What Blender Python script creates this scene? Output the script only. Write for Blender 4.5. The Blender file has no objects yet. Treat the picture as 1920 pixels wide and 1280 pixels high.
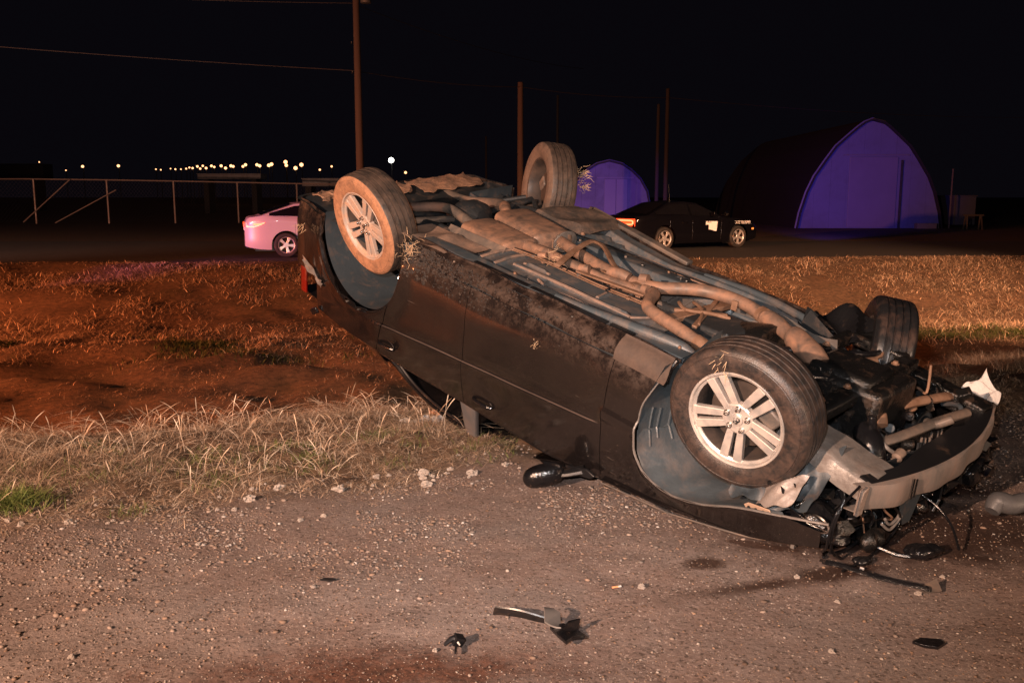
import bpy, math, random
import numpy as np
from mathutils import Vector, Matrix, Euler
random.seed(7); rng = np.random.default_rng(7)
S = bpy.context.scene
COL = S.collection
R = math.radians

# ------------------------------------------------------------------ camera
cam = bpy.data.cameras.new('camera'); camo = bpy.data.objects.new('camera', cam); COL.objects.link(camo)
cam.sensor_width = 36.0; cam.lens = 1726.7/1920*36; cam.clip_start = .05; cam.clip_end = 9000
camo.location = (0, 0, 1.6); camo.rotation_euler = (R(90-8.887), 0, 0)
S.camera = camo

# ------------------------------------------------------------------ night sky
wd = bpy.data.worlds.new('World'); S.world = wd; wd.use_nodes = True
nt = wd.node_tree; nt.nodes.clear()
o_ = nt.nodes.new('ShaderNodeOutputWorld'); b_ = nt.nodes.new('ShaderNodeBackground')
b_.inputs[0].default_value = (.75, .62, 1.0, 1); b_.inputs[1].default_value = .0032
nt.links.new(b_.outputs[0], o_.inputs[0])

# ------------------------------------------------------------------ lamps: headlights and emergency lights of the patrol vehicles, camera flash, added fill spots
def spot(name, loc, tgt, power, col, cone, blend=.6, rad=.1):
    l = bpy.data.lights.new(name, 'SPOT'); l.energy = power; l.color = col; l.spot_size = R(cone); l.spot_blend = blend; l.shadow_soft_size = rad
    o = bpy.data.objects.new(name, l); COL.objects.link(o); o.location = loc
    o.rotation_euler = (Vector(tgt)-Vector(loc)).to_track_quat('-Z', 'Y').to_euler(); return o
spot('headlight_beam', (-5.4, -3.6, 3.5), (.1, 6.6, .3), 10500, (1.0, .62, .43), 62, .9, .10)
spot('camera_flash', (-.22, -.15, 1.90), (.25, 9, 1.05), 1000, (1.0, .91, .88), 72, .95, .04)
spot('fence_fill_spot', (-21, 12, 1.6), (-14, 57, 2.2), 26000, (1.0, .46, .30), 66, .9, .15)  # added lamp out of view, brightens the fence and tall pole
spot('side_headlight_beam', (9.0, -4.0, 1.4), (3.2, 6.0, .1), 2900, (1.0, .66, .46), 64, .9, .10)
spot('bank_fill_spot', (12.5, 6.0, 5.6), (8.8, 22.6, -.2), 33000, (1.0, .50, .26), 38, .8, .12)  # added lamp high out of view, brightens right bank and patrol car
spot('red_emergency_light', (-19, 3, 2.6), (-7, 15.5, -.6), 46000, (1.0, .27, .09), 78, .9, .2)
spot('violet_emergency_light', (-15.5, 12, 1.2), (-5.4, 26, .8), 4600, (.55, .15, 1.0), 16, .8, .15)
spot('blue_emergency_light', (10.2, 31.0, .9), (17.2, 49, 2.6), 7600, (.11, .045, 1.0), 36, .95, .15)
spot('blue_strobe_light', (5.6, 38.0, 1.3), (6.3, 60, 1.9), 9500, (.13, .045, 1.0), 24, .8, .15)

vs = S.view_settings; vs.view_transform = 'Standard'; vs.look = 'None'; vs.exposure = 0; vs.gamma = 1
S.render.engine = 'CYCLES'

# ------------------------------------------------------------------ helpers
class MB:
    def __init__(s): s.v = []; s.f = []
    def add(s, v, f):
        k = len(s.v); s.v += [tuple(p) for p in v]; s.f += [tuple(i+k for i in q) for q in f]; return s
    def box(s, c, d, rot=None):
        h = [x/2 for x in d]; m = Euler(rot).to_matrix() if rot else None; v = []
        for x in (-1, 1):
            for y in (-1, 1):
                for z in (-1, 1):
                    p = Vector((x*h[0], y*h[1], z*h[2]))
                    if m: p = m @ p
                    v.append(p+Vector(c))
        return s.add(v, [(0,1,3,2),(4,6,7,5),(0,4,5,1),(2,3,7,6),(0,2,6,4),(1,5,7,3)])
    def bar(s, a, b, w, h, up=(0,0,1)):
        a, b = Vector(a), Vector(b); t = (b-a).normalized(); u = Vector(up); sd = t.cross(u).normalized(); u = sd.cross(t)
        v = []
        for p in (a, b):
            for x, y in ((-1,-1),(1,-1),(1,1),(-1,1)): v.append(p+sd*x*w/2+u*y*h/2)
        return s.add(v, [(0,3,2,1),(4,5,6,7),(0,1,5,4),(1,2,6,5),(2,3,7,6),(3,0,4,7)])
    def tube(s, pts, r, n=10, sub=0, cap=True, flat=1.0):
        pts = [Vector(p) for p in pts]; rr = list(r) if hasattr(r, '__len__') else [r]*len(pts)
        if sub:
            q = []; qr = []
            for i in range(len(pts)-1):
                p0 = pts[max(i-1,0)]; p1 = pts[i]; p2 = pts[i+1]; p3 = pts[min(i+2,len(pts)-1)]
                for k in range(sub):
                    t = k/sub
                    q.append(.5*((2*p1)+(p2-p0)*t+(2*p0-5*p1+4*p2-p3)*t*t+(3*p1-p0-3*p2+p3)*t**3)); qr.append(rr[i]*(1-t)+rr[i+1]*t)
            q.append(pts[-1]); qr.append(rr[-1]); pts, rr = q, qr
        v = []; f = []; prev = None
        for i, p in enumerate(pts):
            t = (pts[min(i+1,len(pts)-1)]-pts[max(i-1,0)]).normalized()
            if prev is None:
                a = Vector((0,0,1)) if abs(t.z) < .9 else Vector((1,0,0)); nrm = t.cross(a).normalized()
            else:
                nrm = prev-t*prev.dot(t); nrm.normalize()
            prev = nrm; bn = t.cross(nrm)
            for k in range(n):
                a = 2*math.pi*k/n; v.append(p+(nrm*math.cos(a)+bn*math.sin(a)*flat)*rr[i])
        for i in range(len(pts)-1):
            for k in range(n):
                f.append((i*n+k, i*n+(k+1)%n, (i+1)*n+(k+1)%n, (i+1)*n+k))
        if cap: f.append(tuple(range(n-1,-1,-1))); f.append(tuple(range((len(pts)-1)*n, len(pts)*n)))
        return s.add(v, f)
    def lathe(s, prof, n=48, c=(0,0,0), closed=False, axis='y'):
        v = []; f = []; m = len(prof)
        for k in range(n):
            a = 2*math.pi*k/n
            for r, h in prof:
                p = (r*math.cos(a), h, r*math.sin(a)) if axis == 'y' else ((r*math.cos(a), r*math.sin(a), h) if axis == 'z' else (h, r*math.cos(a), r*math.sin(a)))
                v.append((p[0]+c[0], p[1]+c[1], p[2]+c[2]))
        for k in range(n):
            for i in range(m if closed else m-1):
                j = (i+1) % m; k2 = (k+1) % n
                f.append((k*m+i, k*m+j, k2*m+j, k2*m+i))
        return s.add(v, f)
    def grid(s, nu, nv, fn, flip=False):
        v = [fn(i/(nu-1), j/(nv-1)) for i in range(nu) for j in range(nv)]; f = []
        for i in range(nu-1):
            for j in range(nv-1):
                q = (i*nv+j, (i+1)*nv+j, (i+1)*nv+j+1, i*nv+j+1); f.append(q[::-1] if flip else q)
        return s.add(v, f)
    def prism(s, poly, fn, h0, h1):
        n = len(poly); v = [fn(a, b, h0) for a, b in poly]+[fn(a, b, h1) for a, b in poly]
        f = [tuple(range(n-1,-1,-1)), tuple(range(n, 2*n))]+[(i, (i+1)%n, n+(i+1)%n, n+i) for i in range(n)]
        return s.add(v, f)
    def xf(s, m):
        s.v = [tuple(m @ Vector(p)) for p in s.v]; return s
    def build(s, name, mat, parent=None, smooth=True, bevel=0, solid=0, angle=35, sub=0, off=-1):
        me = bpy.data.meshes.new(name); me.from_pydata(s.v, [], s.f); me.update()
        o = bpy.data.objects.new(name, me); COL.objects.link(o)
        if mat: me.materials.append(mat)
        if parent: o.parent = parent
        if smooth:
            me.shade_smooth()
            me.set_sharp_from_angle(angle=R(angle))
        if sub: md = o.modifiers.new('sub', 'SUBSURF'); md.levels = sub; md.render_levels = sub
        if solid: md = o.modifiers.new('sol', 'SOLIDIFY'); md.thickness = solid; md.offset = off; es = o.modifiers.new('split', 'EDGE_SPLIT'); es.split_angle = R(40); es.use_edge_sharp = False
        if bevel: md = o.modifiers.new('bev', 'BEVEL'); md.width = bevel; md.segments = 2; md.limit_method = 'ANGLE'
        return o
def tag(o, label, cat, group=None, kind=None):
    if label: o['label'] = label
    if cat: o['category'] = cat
    if group: o['group'] = group
    if kind: o['kind'] = kind
    return o
def empty(name, loc=(0,0,0), rz=0):
    o = bpy.data.objects.new(name, None); COL.objects.link(o); o.location = loc; o.rotation_euler = (0,0,rz); o.empty_display_size = .2; return o
def lerp(a, b, t): return a+(b-a)*t
def sm(t): t = min(max(t, 0), 1); return t*t*(3-2*t)
def pl(x, pts):
    if x <= pts[0][0]: return pts[0][1]
    for (a, b), (c, d) in zip(pts, pts[1:]):
        if x <= c: return b+(d-b)*(x-a)/(c-a)
    return pts[-1][1]

# ------------------------------------------------------------------ materials
def nodes(name):
    m = bpy.data.materials.new(name); m.use_nodes = True; t = m.node_tree; p = t.nodes['Principled BSDF']; return m, t, p
def N(t, typ, **kw):
    n = t.nodes.new(typ)
    for k, v in kw.items():
        if k in n.inputs: n.inputs[k].default_value = v
        else: setattr(n, k, v)
    return n
def noise(t, scale, detail=6, rough=.6, vec=None, dist=0):
    n = N(t, 'ShaderNodeTexNoise'); n.inputs['Scale'].default_value = scale; n.inputs['Detail'].default_value = detail; n.inputs['Roughness'].default_value = rough; n.inputs['Distortion'].default_value = dist
    if vec: t.links.new(vec, n.inputs['Vector'])
    return n.outputs['Fac']
def ramp(t, fac, a, b, ca=(0,0,0,1), cb=(1,1,1,1)):
    r = N(t, 'ShaderNodeValToRGB'); r.color_ramp.elements[0].position = a; r.color_ramp.elements[1].position = b
    r.color_ramp.elements[0].color = ca; r.color_ramp.elements[1].color = cb; t.links.new(fac, r.inputs[0]); return r.outputs[0]
def mix(t, fac, a, b):
    m = N(t, 'ShaderNodeMix', data_type='RGBA')
    for s_, v in ((m.inputs['Factor'], fac), (m.inputs[6], a), (m.inputs[7], b)):
        if hasattr(v, 'is_output'): t.links.new(v, s_)
        elif isinstance(v, (int, float)): s_.default_value = v
        else: s_.default_value = (*v, 1) if len(v) == 3 else v
    return m.outputs[2]
def math_(t, op, a, b=0.0, clamp=False):
    m = N(t, 'ShaderNodeMath', operation=op); m.use_clamp = clamp
    for i, v in enumerate((a, b)):
        if hasattr(v, 'is_output'): t.links.new(v, m.inputs[i])
        else: m.inputs[i].default_value = v
    return m.outputs[0]
def M(name, col, rough=.6, metal=0, dust=None, bump=None, var=.25, vscale=6, coat=0, spec=.5, drough=.92, emit=None, stretch=None):
    """base colour with uneven tone, a film of dust/mud (colour, amount 0-1, scale) and fine relief"""
    m, t, p = nodes(name); tc = N(t, 'ShaderNodeTexCoord'); vec = tc.outputs['Object']
    if stretch:
        mp = N(t, 'ShaderNodeMapping'); mp.inputs['Scale'].default_value = stretch; t.links.new(vec, mp.inputs[0]); vec = mp.outputs[0]
    n1 = noise(t, vscale, 6, .6, vec)
    c = mix(t, n1, tuple(x*(1-var) for x in col), tuple(min(x*(1+var), 1) for x in col))
    rg = rough; mt = metal
    if dust:
        dc, amt, sc = dust
        n2 = noise(t, sc, 9, .68, vec, .4)
        k = ramp(t, n2, .60-.56*amt, .82-.26*amt)
        kk = math_(t, 'MULTIPLY', k, min(.55+.45*amt, .97))
        n3 = noise(t, sc*5, 4, .6, vec)
        dcc = mix(t, n3, tuple(x*.7 for x in dc), tuple(min(1, x*1.25) for x in dc))
        c = mix(t, kk, c, dcc)
        rg = math_(t, 'MULTIPLY_ADD', kk, drough-rough); t.nodes[-1].inputs[2].default_value = rough
        mt = math_(t, 'MULTIPLY_ADD', kk, -metal); t.nodes[-1].inputs[2].default_value = metal
    t.links.new(c, p.inputs['Base Color'])
    for key, v in (('Roughness', rg), ('Metallic', mt)):
        if hasattr(v, 'is_output'): t.links.new(v, p.inputs[key])
        else: p.inputs[key].default_value = v
    p.inputs['Coat Weight'].default_value = coat; p.inputs['Coat Roughness'].default_value = .08
    p.inputs['Specular IOR Level'].default_value = spec
    if bump:
        b = N(t, 'ShaderNodeBump'); b.inputs['Strength'].default_value = bump[1]; b.inputs['Distance'].default_value = bump[2] if len(bump) > 2 else .01
        t.links.new(noise(t, bump[0], 6, .65, vec), b.inputs['Height']); t.links.new(b.outputs[0], p.inputs['Normal'])
    if emit:
        p.inputs['Emission Color'].default_value = (*emit[0], 1); p.inputs['Emission Strength'].default_value = emit[1]
    return m
DUST = (.24, .150, .10); MUD = (.15, .088, .056)
m_under = M('grey_undercoat', (.034, .044, .052), .5, 0, (MUD, .14, 10), (40, .35, .006))
m_floor = M('dusty_floor_pan', (.060, .076, .088), .42, .2, (DUST, .24, 7), (60, .3, .004))
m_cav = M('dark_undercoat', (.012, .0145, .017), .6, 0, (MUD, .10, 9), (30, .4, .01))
m_exh = M('dusty_exhaust_steel', (.12, .095, .08), .48, .4, ((.36, .178, .102), .52, 9), (70, .25, .003))
m_exhd = M('stained_exhaust_steel', (.10, .095, .09), .5, .5, (DUST, .45, 6), (60, .3, .003))
m_liner = M('grey_wheel_liner_plastic', (.056, .068, .076), .38, 0, ((.15, .11, .09), .20, 6), (14, .35, .012), .35, 9)
m_blk = M('black_plastic', (.008, .008, .009), .34, 0, (MUD, .05, 7), (50, .2, .004))
m_blkg = M('wet_black_plastic', (.006, .006, .007), .16, 0, (MUD, .04, 9), (25, .5, .01))
m_rub = M('dusty_tyre_rubber', (.022, .019, .018), .7, 0, ((.37, .175, .092), .88, 20), (120, .4, .003))
m_rub2 = M('brown_dusty_tyre_rubber', (.020, .018, .018), .7, 0, ((.13, .082, .057), .85, 16), (120, .4, .003))
m_rubf = M('muddy_tyre_rubber', (.016, .015, .015), .38, 0, ((.095, .056, .040), .40, 22), (120, .5, .004), drough=.6)
m_rubt = M('shaded_tread_rubber', (.020, .018, .017), .42, 0, ((.105, .066, .047), .50, 16), (90, .6, .004), drough=.75)  # tread copy of the dusty rubber, darkened to paint in its shade
m_rubw = M('wet_tyre_rubber', (.012, .012, .013), .30, 0, ((.10, .055, .038), .22, 9), (120, .4, .003), drough=.7)
m_alloyr = M('dusty_alloy_rim', (.46, .43, .40), .42, .5, ((.44, .23, .13), .62, 14), (60, .2, .002))
m_alloyf = M('brushed_alloy_rim', (.54, .50, .465), .32, .6, ((.42, .29, .21), .34, 12), (90, .15, .001))
m_barrel = M('dark_rim_barrel', (.045, .040, .038), .45, .4, ((.10,.06,.04), .4, 8))
m_disc = M('brake_disc_steel', (.05, .040, .034), .4, .6, ((.05, .028, .018), .5, 9))
m_nut = M('chrome_lug_nut', (.72, .70, .68), .16, 1.0, (MUD, .12, 20))
m_sil = M('bare_silver_steel', (.19, .178, .168), .36, .5, ((.09, .060, .046), .46, 14), (30, .5, .008), .6, 16)
m_beam = M('scratched_beam_steel', (.22, .20, .185), .42, .5, ((.20, .12, .085), .42, 7), (26, .35, .006), stretch=(1, 1, .35))
m_rust = M('rusty_steel', (.16, .085, .05), .6, .3, ((.30, .18, .12), .4, 8), (60, .5, .005))
m_oil = M('oily_black_metal', (.010, .010, .010), .22, .3, (MUD, .12, 11), (40, .6, .012))
m_bplr = M('grey_pillar_trim', (.085, .083, .085), .5, 0, ((.22, .14, .10), .2, 6), (40, .2, .004))
m_chrome = M('chrome', (.8, .78, .76), .12, 1.0)
m_white = M('white_vinyl_cloth', (.55, .52, .50), .75, 0, ((.40, .28, .20), .2, 12), (25, .6, .02))
m_redlens = M('red_tail_lens', (.13, .006, .004), .12, 0, (MUD, .12, 9), coat=.6)
m_int = M('dark_interior_cloth', (.018, .016, .016), .85, 0, (MUD, .15, 6))
m_glass = M('dark_car_glass', (.006, .006, .008), .06, 0, spec=.6)
m_straw = M('straw', (.50, .34, .21), .8)
def paint_mat():
    m, t, p = nodes('dusty_dark_paint'); tc = N(t, 'ShaderNodeTexCoord'); vec = tc.outputs['Object']
    sep = N(t, 'ShaderNodeSeparateXYZ'); t.links.new(vec, sep.inputs[0]); z = sep.outputs[2]
    n1 = noise(t, 1.5, 7, .62, vec, .15); n2 = noise(t, 55, 5, .7, vec)
    mp = N(t, 'ShaderNodeMapping'); mp.inputs['Scale'].default_value = (3.2, 1, .7); t.links.new(vec, mp.inputs[0])
    n3 = noise(t, 2.3, 6, .6, mp.outputs[0], .3)
    k = math_(t, 'MULTIPLY', ramp(t, n1, .30, .72), .55)
    low = N(t, 'ShaderNodeMapRange', interpolation_type='SMOOTHSTEP'); t.links.new(z, low.inputs[0])
    low.inputs[1].default_value = .95; low.inputs[2].default_value = .36; low.inputs[3].default_value = .0; low.inputs[4].default_value = .30
    k = math_(t, 'ADD', math_(t, 'MULTIPLY', k, .45), low.outputs[0], True)
    k = math_(t, 'MULTIPLY', k, ramp(t, n3, .34, .60, (.72,.72,.72,1)))
    k = math_(t, 'MULTIPLY', k, ramp(t, n2, .25, .75, (.7,.7,.7,1)))
    # caked splashes of mud along the sill
    sill = N(t, 'ShaderNodeMapRange'); t.links.new(z, sill.inputs[0]); sill.inputs[1].default_value = .46; sill.inputs[2].default_value = .27
    n4 = noise(t, 12, 9, .78, vec, .1)
    sp = math_(t, 'MULTIPLY', ramp(t, n4, .44, .60), sill.outputs[0])
    n5 = noise(t, 24, 6, .7, vec); sc2 = math_(t, 'MULTIPLY', ramp(t, n5, .60, .68), .5)
    zc_ = math_(t, 'MULTIPLY_ADD', sep.outputs[0], -.086); t.nodes[-1].inputs[2].default_value = .675-.086*.77+.003
    dcr = math_(t, 'ABSOLUTE', math_(t, 'SUBTRACT', z, zc_)); crease_glint = ramp(t, dcr, .0008, .0034, (1,1,1,1), (0,0,0,1))  # pale line along the crease, its highlight painted into the colour
    lim = ramp(t, sep.outputs[0], .0, .001); xm_ = N(t, 'ShaderNodeMapRange'); t.links.new(sep.outputs[0], xm_.inputs[0]); xm_.inputs[1].default_value = -.75; xm_.inputs[2].default_value = -.80
    xm2 = N(t, 'ShaderNodeMapRange'); t.links.new(sep.outputs[0], xm2.inputs[0]); xm2.inputs[1].default_value = -2.85; xm2.inputs[2].default_value = -2.70
    crease_glint = math_(t, 'MULTIPLY', math_(t, 'MULTIPLY', crease_glint, xm_.outputs[0]), math_(t, 'MULTIPLY', xm2.outputs[0], ramp(t, n1, .25, .6, (.35,.35,.35,1))))
    k = math_(t, 'MULTIPLY', k, .62)
    c = mix(t, k, (.0050, .0046, .0050), (.044, .029, .023))
    c = mix(t, math_(t, 'MULTIPLY', crease_glint, .62), c, (.19, .14, .115))
    c = mix(t, sp, c, mix(t, n2, (.008, .006, .006), (.085, .050, .034)))
    wv = noise(t, 190, 2, .5, vec); fl = ramp(t, wv, .735, .76)
    c = mix(t, math_(t, 'MULTIPLY', fl, .6), c, (.34, .25, .19))
    mp2 = N(t, 'ShaderNodeMapping'); mp2.inputs['Scale'].default_value = (1.2, 1, 26); mp2.inputs['Rotation'].default_value = (0, .18, 0); t.links.new(vec, mp2.inputs[0])
    scr = ramp(t, noise(t, 7, 5, .6, mp2.outputs[0], .3), .665, .70); pat = ramp(t, noise(t, 2.2, 3, .5, vec), .52, .60)
    c = mix(t, math_(t, 'MULTIPLY', math_(t, 'MULTIPLY', scr, pat), .5), c, (.16, .125, .105))
    t.links.new(c, p.inputs['Base Color'])
    rg = math_(t, 'MULTIPLY_ADD', math_(t, 'ADD', k, sp, True), .50); t.nodes[-1].inputs[2].default_value = .11
    t.links.new(rg, p.inputs['Roughness']); p.inputs['Coat Weight'].default_value = .8; p.inputs['Coat Roughness'].default_value = .10
    b = N(t, 'ShaderNodeBump'); b.inputs['Strength'].default_value = .25; b.inputs['Distance'].default_value = .03
    t.links.new(noise(t, 3.2, 3, .5, vec), b.inputs['Height']); t.links.new(b.outputs[0], p.inputs['Normal'])
    return m
m_paint = paint_mat()

# ------------------------------------------------------------------ terrain: gravel road, verge, ditch, far bank, paved road, field
def hsh(i, j, s):
    a = (i*374761393+j*668265263+s*974634721) & 0x7fffffff
    a = ((a ^ (a >> 13))*1274126177) & 0x7fffffff
    return ((a ^ (a >> 16)) & 0xffff)/65535.0
def vn(x, y, f, s=0):
    x = np.asarray(x, float)*f; y = np.asarray(y, float)*f
    i = np.floor(x).astype(np.int64); j = np.floor(y).astype(np.int64); u = x-i; v = y-j
    u = u*u*(3-2*u); v = v*v*(3-2*v)
    return (hsh(i,j,s)*(1-u)*(1-v)+hsh(i+1,j,s)*u*(1-v)+hsh(i,j+1,s)*(1-u)*v+hsh(i+1,j+1,s)*u*v)*2-1
def nsm(t): t = np.clip(t, 0, 1); return t*t*(3-2*t)
def verge(x, y): return (y-(5.19+.385*np.clip(x, -40, 40)))*.933
def yfar(x): return np.clip(23.0+.13*(x+5), 22.6, 25.4)
def tz(x, y, fine=True):
    x = np.asarray(x, float); y = np.asarray(y, float); s = verge(x, y)
    y0 = 17.2+.12*np.clip(x, -20, 20); z = -.85*nsm((s-1.5)/3.0)*(1-nsm((y-y0)/(yfar(x)+.1-y0)))
    z = z+.05*np.exp(-((s-.9)/.55)**2)*(.5+.5*vn(x, y, 1.3, 3))
    g = nsm(s/.5)*(y < 23.4)
    dt = nsm((s-3.2)/1.2)*(1-nsm((y-21)/2.0)); z = z+dt*(.10*vn(x*.25, y, .62, 8)+.09*vn(x*.6, y, 1.1, 9)+.05*vn(x, y, 2.3, 10))
    z = z+(.012+.035*g)*vn(x, y, 1.7, 1)*np.exp(-np.maximum(y-20, 0)/8)
    if fine:
        near = np.exp(-np.maximum(y-6.5, 0)/3)
        z = z+near*((.006+.018*g)*vn(x, y, 7, 2)+(.0028+.008*g)*vn(x, y, 24, 4))
    return z
def steps(a, b, d): return list(np.arange(a, b, d))
xs = [-6000,-3000,-1400,-700,-350,-200,-120,-80,-55]+steps(-42,-16,1.3)+steps(-16,-5,.28)+steps(-5,4.6,.038)+steps(4.6,16,.28)+steps(16,42,1.3)+[42,55,80,120,200,350,700,1400,3000,6000]
ys = [-200,-60,-25,-12,-6,-3,-1,.5,1.4,2.0]+steps(2.4,6.6,.03)+steps(6.6,10,.09)+steps(10,27,.22)+steps(27,36,.8)+[36,38,41,45,50,56,64,75,90,110,140,190,260,400,700,1300,2600,5500]
X, Y = np.meshgrid(np.array(xs), np.array(ys), indexing='ij'); Z = tz(X, Y)
nx, ny = X.shape; V = np.stack([X.ravel(), Y.ravel(), Z.ravel()], 1)
I, J = np.meshgrid(np.arange(nx-1), np.arange(ny-1), indexing='ij'); q0 = (I*ny+J).ravel()
Q = np.stack([q0, q0+ny, q0+ny+1, q0+1], 1)
cx = V[Q].mean(1); sv = verge(cx[:,0], cx[:,1])
zone = np.where(sv < .1+.12*vn(cx[:,0], cx[:,1], 2.1, 5), 0, np.where((cx[:,1] > yfar(cx[:,0])+.4) & (cx[:,1] < 34), 2, 1))
def np_mesh(name, v, f, mat, smooth=True, cols=None):
    me = bpy.data.meshes.new(name); k = f.shape[1]
    me.vertices.add(len(v)); me.vertices.foreach_set('co', np.ascontiguousarray(v, np.float32).ravel())
    me.loops.add(f.size); me.loops.foreach_set('vertex_index', np.ascontiguousarray(f, np.int32).ravel())
    me.polygons.add(len(f)); me.polygons.foreach_set('loop_start', np.arange(0, f.size, k, dtype=np.int32)); me.polygons.foreach_set('loop_total', np.full(len(f), k, np.int32))
    me.update(); me.validate()
    if smooth: me.shade_smooth()
    if cols is not None:
        a = me.color_attributes.new('Col', 'FLOAT_COLOR', 'POINT'); a.data.foreach_set('color', np.concatenate([cols, np.ones((len(cols),1))], 1).astype(np.float32).ravel())
    me.materials.append(mat); o = bpy.data.objects.new(name, me); COL.objects.link(o); return o
def sub_mesh(name, z, mat):
    f = Q[zone == z]; u, inv = np.unique(f, return_inverse=True); return np_mesh(name, V[u], inv.reshape(f.shape), mat)

def ground_mat():
    m, t, p = nodes('earth_and_gravel'); tc = N(t, 'ShaderNodeTexCoord'); vec = tc.outputs['Object']
    sep = N(t, 'ShaderNodeSeparateXYZ'); t.links.new(vec, sep.inputs[0]); x, y = sep.outputs[0], sep.outputs[1]
    # distance past the verge line
    s = math_(t, 'MULTIPLY', math_(t, 'ADD', math_(t, 'MULTIPLY', x, -.385), math_(t, 'SUBTRACT', y, 5.19)), .933)
    nz = noise(t, 1.6, 6, .65, vec)
    sn = math_(t, 'ADD', s, math_(t, 'MULTIPLY', math_(t, 'SUBTRACT', nz, .5), 1.3))
    gm = N(t, 'ShaderNodeMapRange', interpolation_type='SMOOTHSTEP'); t.links.new(sn, gm.inputs[0]); gm.inputs[1].default_value = -.25; gm.inputs[2].default_value = .5
    # gravel
    vo = N(t, 'ShaderNodeTexVoronoi'); vo.inputs['Scale'].default_value = 95; t.links.new(vec, vo.inputs['Vector'])
    sh = N(t, 'ShaderNodeSeparateColor'); t.links.new(vo.outputs['Color'], sh.inputs[0])
    g1 = noise(t, 1.1, 7, .65, vec); g2 = noise(t, 38, 6, .7, vec); g3 = noise(t, 6, 7, .7, vec)
    fine = mix(t, ramp(t, g2, .3, .7), (.112, .082, .072), (.255, .195, .172))
    fine = mix(t, ramp(t, g3, .35, .68), fine, (.195, .135, .112))
    fine = mix(t, math_(t, 'MULTIPLY', ramp(t, g1, .44, .60), .75), fine, (.215, .178, .163))
    peb = ramp(t, sh.outputs[0], .80, .93); pebc = mix(t, sh.outputs[1], (.20, .125, .09), (.48, .40, .36))
    peb2 = math_(t, 'MULTIPLY', peb, ramp(t, vo.outputs['Distance'], .52, .30))
    grav = mix(t, peb2, fine, pebc)
    drk = ramp(t, sh.outputs[2], .86, .95); grav = mix(t, math_(t, 'MULTIPLY', drk, .7), grav, (.05, .034, .026))
    # fluid stains from the wreck, and light falloff painted in as a dark patch
    def blob(cx, cy, rx, ry, ang, soft=.5, amp=.55):
        mp = N(t, 'ShaderNodeMapping', vector_type='TEXTURE'); mp.inputs['Location'].default_value = (cx, cy, 0); mp.inputs['Rotation'].default_value = (0, 0, ang); mp.inputs['Scale'].default_value = (rx, ry, 1)
        t.links.new(vec, mp.inputs[0]); sx = N(t, 'ShaderNodeSeparateXYZ'); t.links.new(mp.outputs[0], sx.inputs[0])
        d = math_(t, 'SQRT', math_(t, 'ADD', math_(t, 'POWER', sx.outputs[0], 2), math_(t, 'POWER', sx.outputs[1], 2)))
        d = math_(t, 'ADD', d, math_(t, 'MULTIPLY', math_(t, 'SUBTRACT', g3, .5), amp*2.2))
        return ramp(t, d, 1-soft, 1, (1,1,1,1), (0,0,0,1))
    st = None
    for a in ((2.0, 4.25, 1.35, .58, .12, .6), (1.42, 3.78, .42, .11, .35, .6), (.84, 3.87, .13, .085, .2, .5), (1.16, 4.06, .24, .045, -.42, .4), (1.05, 3.66, .5, .07, .32, .8), (2.35, 4.9, .5, .2, .1, .6)):
        k = blob(*a); st = k if st is None else math_(t, 'MAXIMUM', st, k)
    grav = mix(t, math_(t, 'MULTIPLY', st, .92), grav, (.040, .021, .015))
    falloff_shade = blob(-.48, 2.93, 1.0, .25, .10, .75, .7)  # dark reddish patch, the fading of the light painted into the gravel
    grav = mix(t, math_(t, 'MULTIPLY', falloff_shade, .86), grav, mix(t, ramp(t, g2, .35, .7), (.028, .009, .004), (.15, .055, .028)))
    # verge, ditch and bank soil with dead grass
    e1 = noise(t, 9, 8, .75, vec); e2 = noise(t, .7, 5, .6, vec)
    soil = mix(t, ramp(t, e1, .32, .68), (.034, .023, .017), (.17, .098, .058))
    soil = mix(t, math_(t, 'MULTIPLY', ramp(t, e2, .5, .7), .4), soil, (.055, .05, .022))
    c = mix(t, gm.outputs[0], grav, soil)
    t.links.new(c, p.inputs['Base Color'])
    rg = math_(t, 'MULTIPLY_ADD', st, -.42); t.nodes[-1].inputs[2].default_value = .93; t.links.new(rg, p.inputs['Roughness'])
    p.inputs['Specular IOR Level'].default_value = .3
    b = N(t, 'ShaderNodeBump'); b.inputs['Strength'].default_value = .8; b.inputs['Distance'].default_value = .012
    hgt = math_(t, 'ADD', math_(t, 'MULTIPLY', g2, .8), math_(t, 'MULTIPLY', peb2, .7)); t.links.new(hgt, b.inputs['Height']); t.links.new(b.outputs[0], p.inputs['Normal'])
    return m
m_ground = ground_mat()
m_asph = M('worn_asphalt', (.022, .018, .017), .85, 0, None, (60, .5, .01), .35, 1.2)
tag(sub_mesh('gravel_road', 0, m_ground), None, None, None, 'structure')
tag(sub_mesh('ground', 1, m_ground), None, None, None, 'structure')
tag(sub_mesh('paved_road', 2, m_asph), None, None, None, 'structure')

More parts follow.
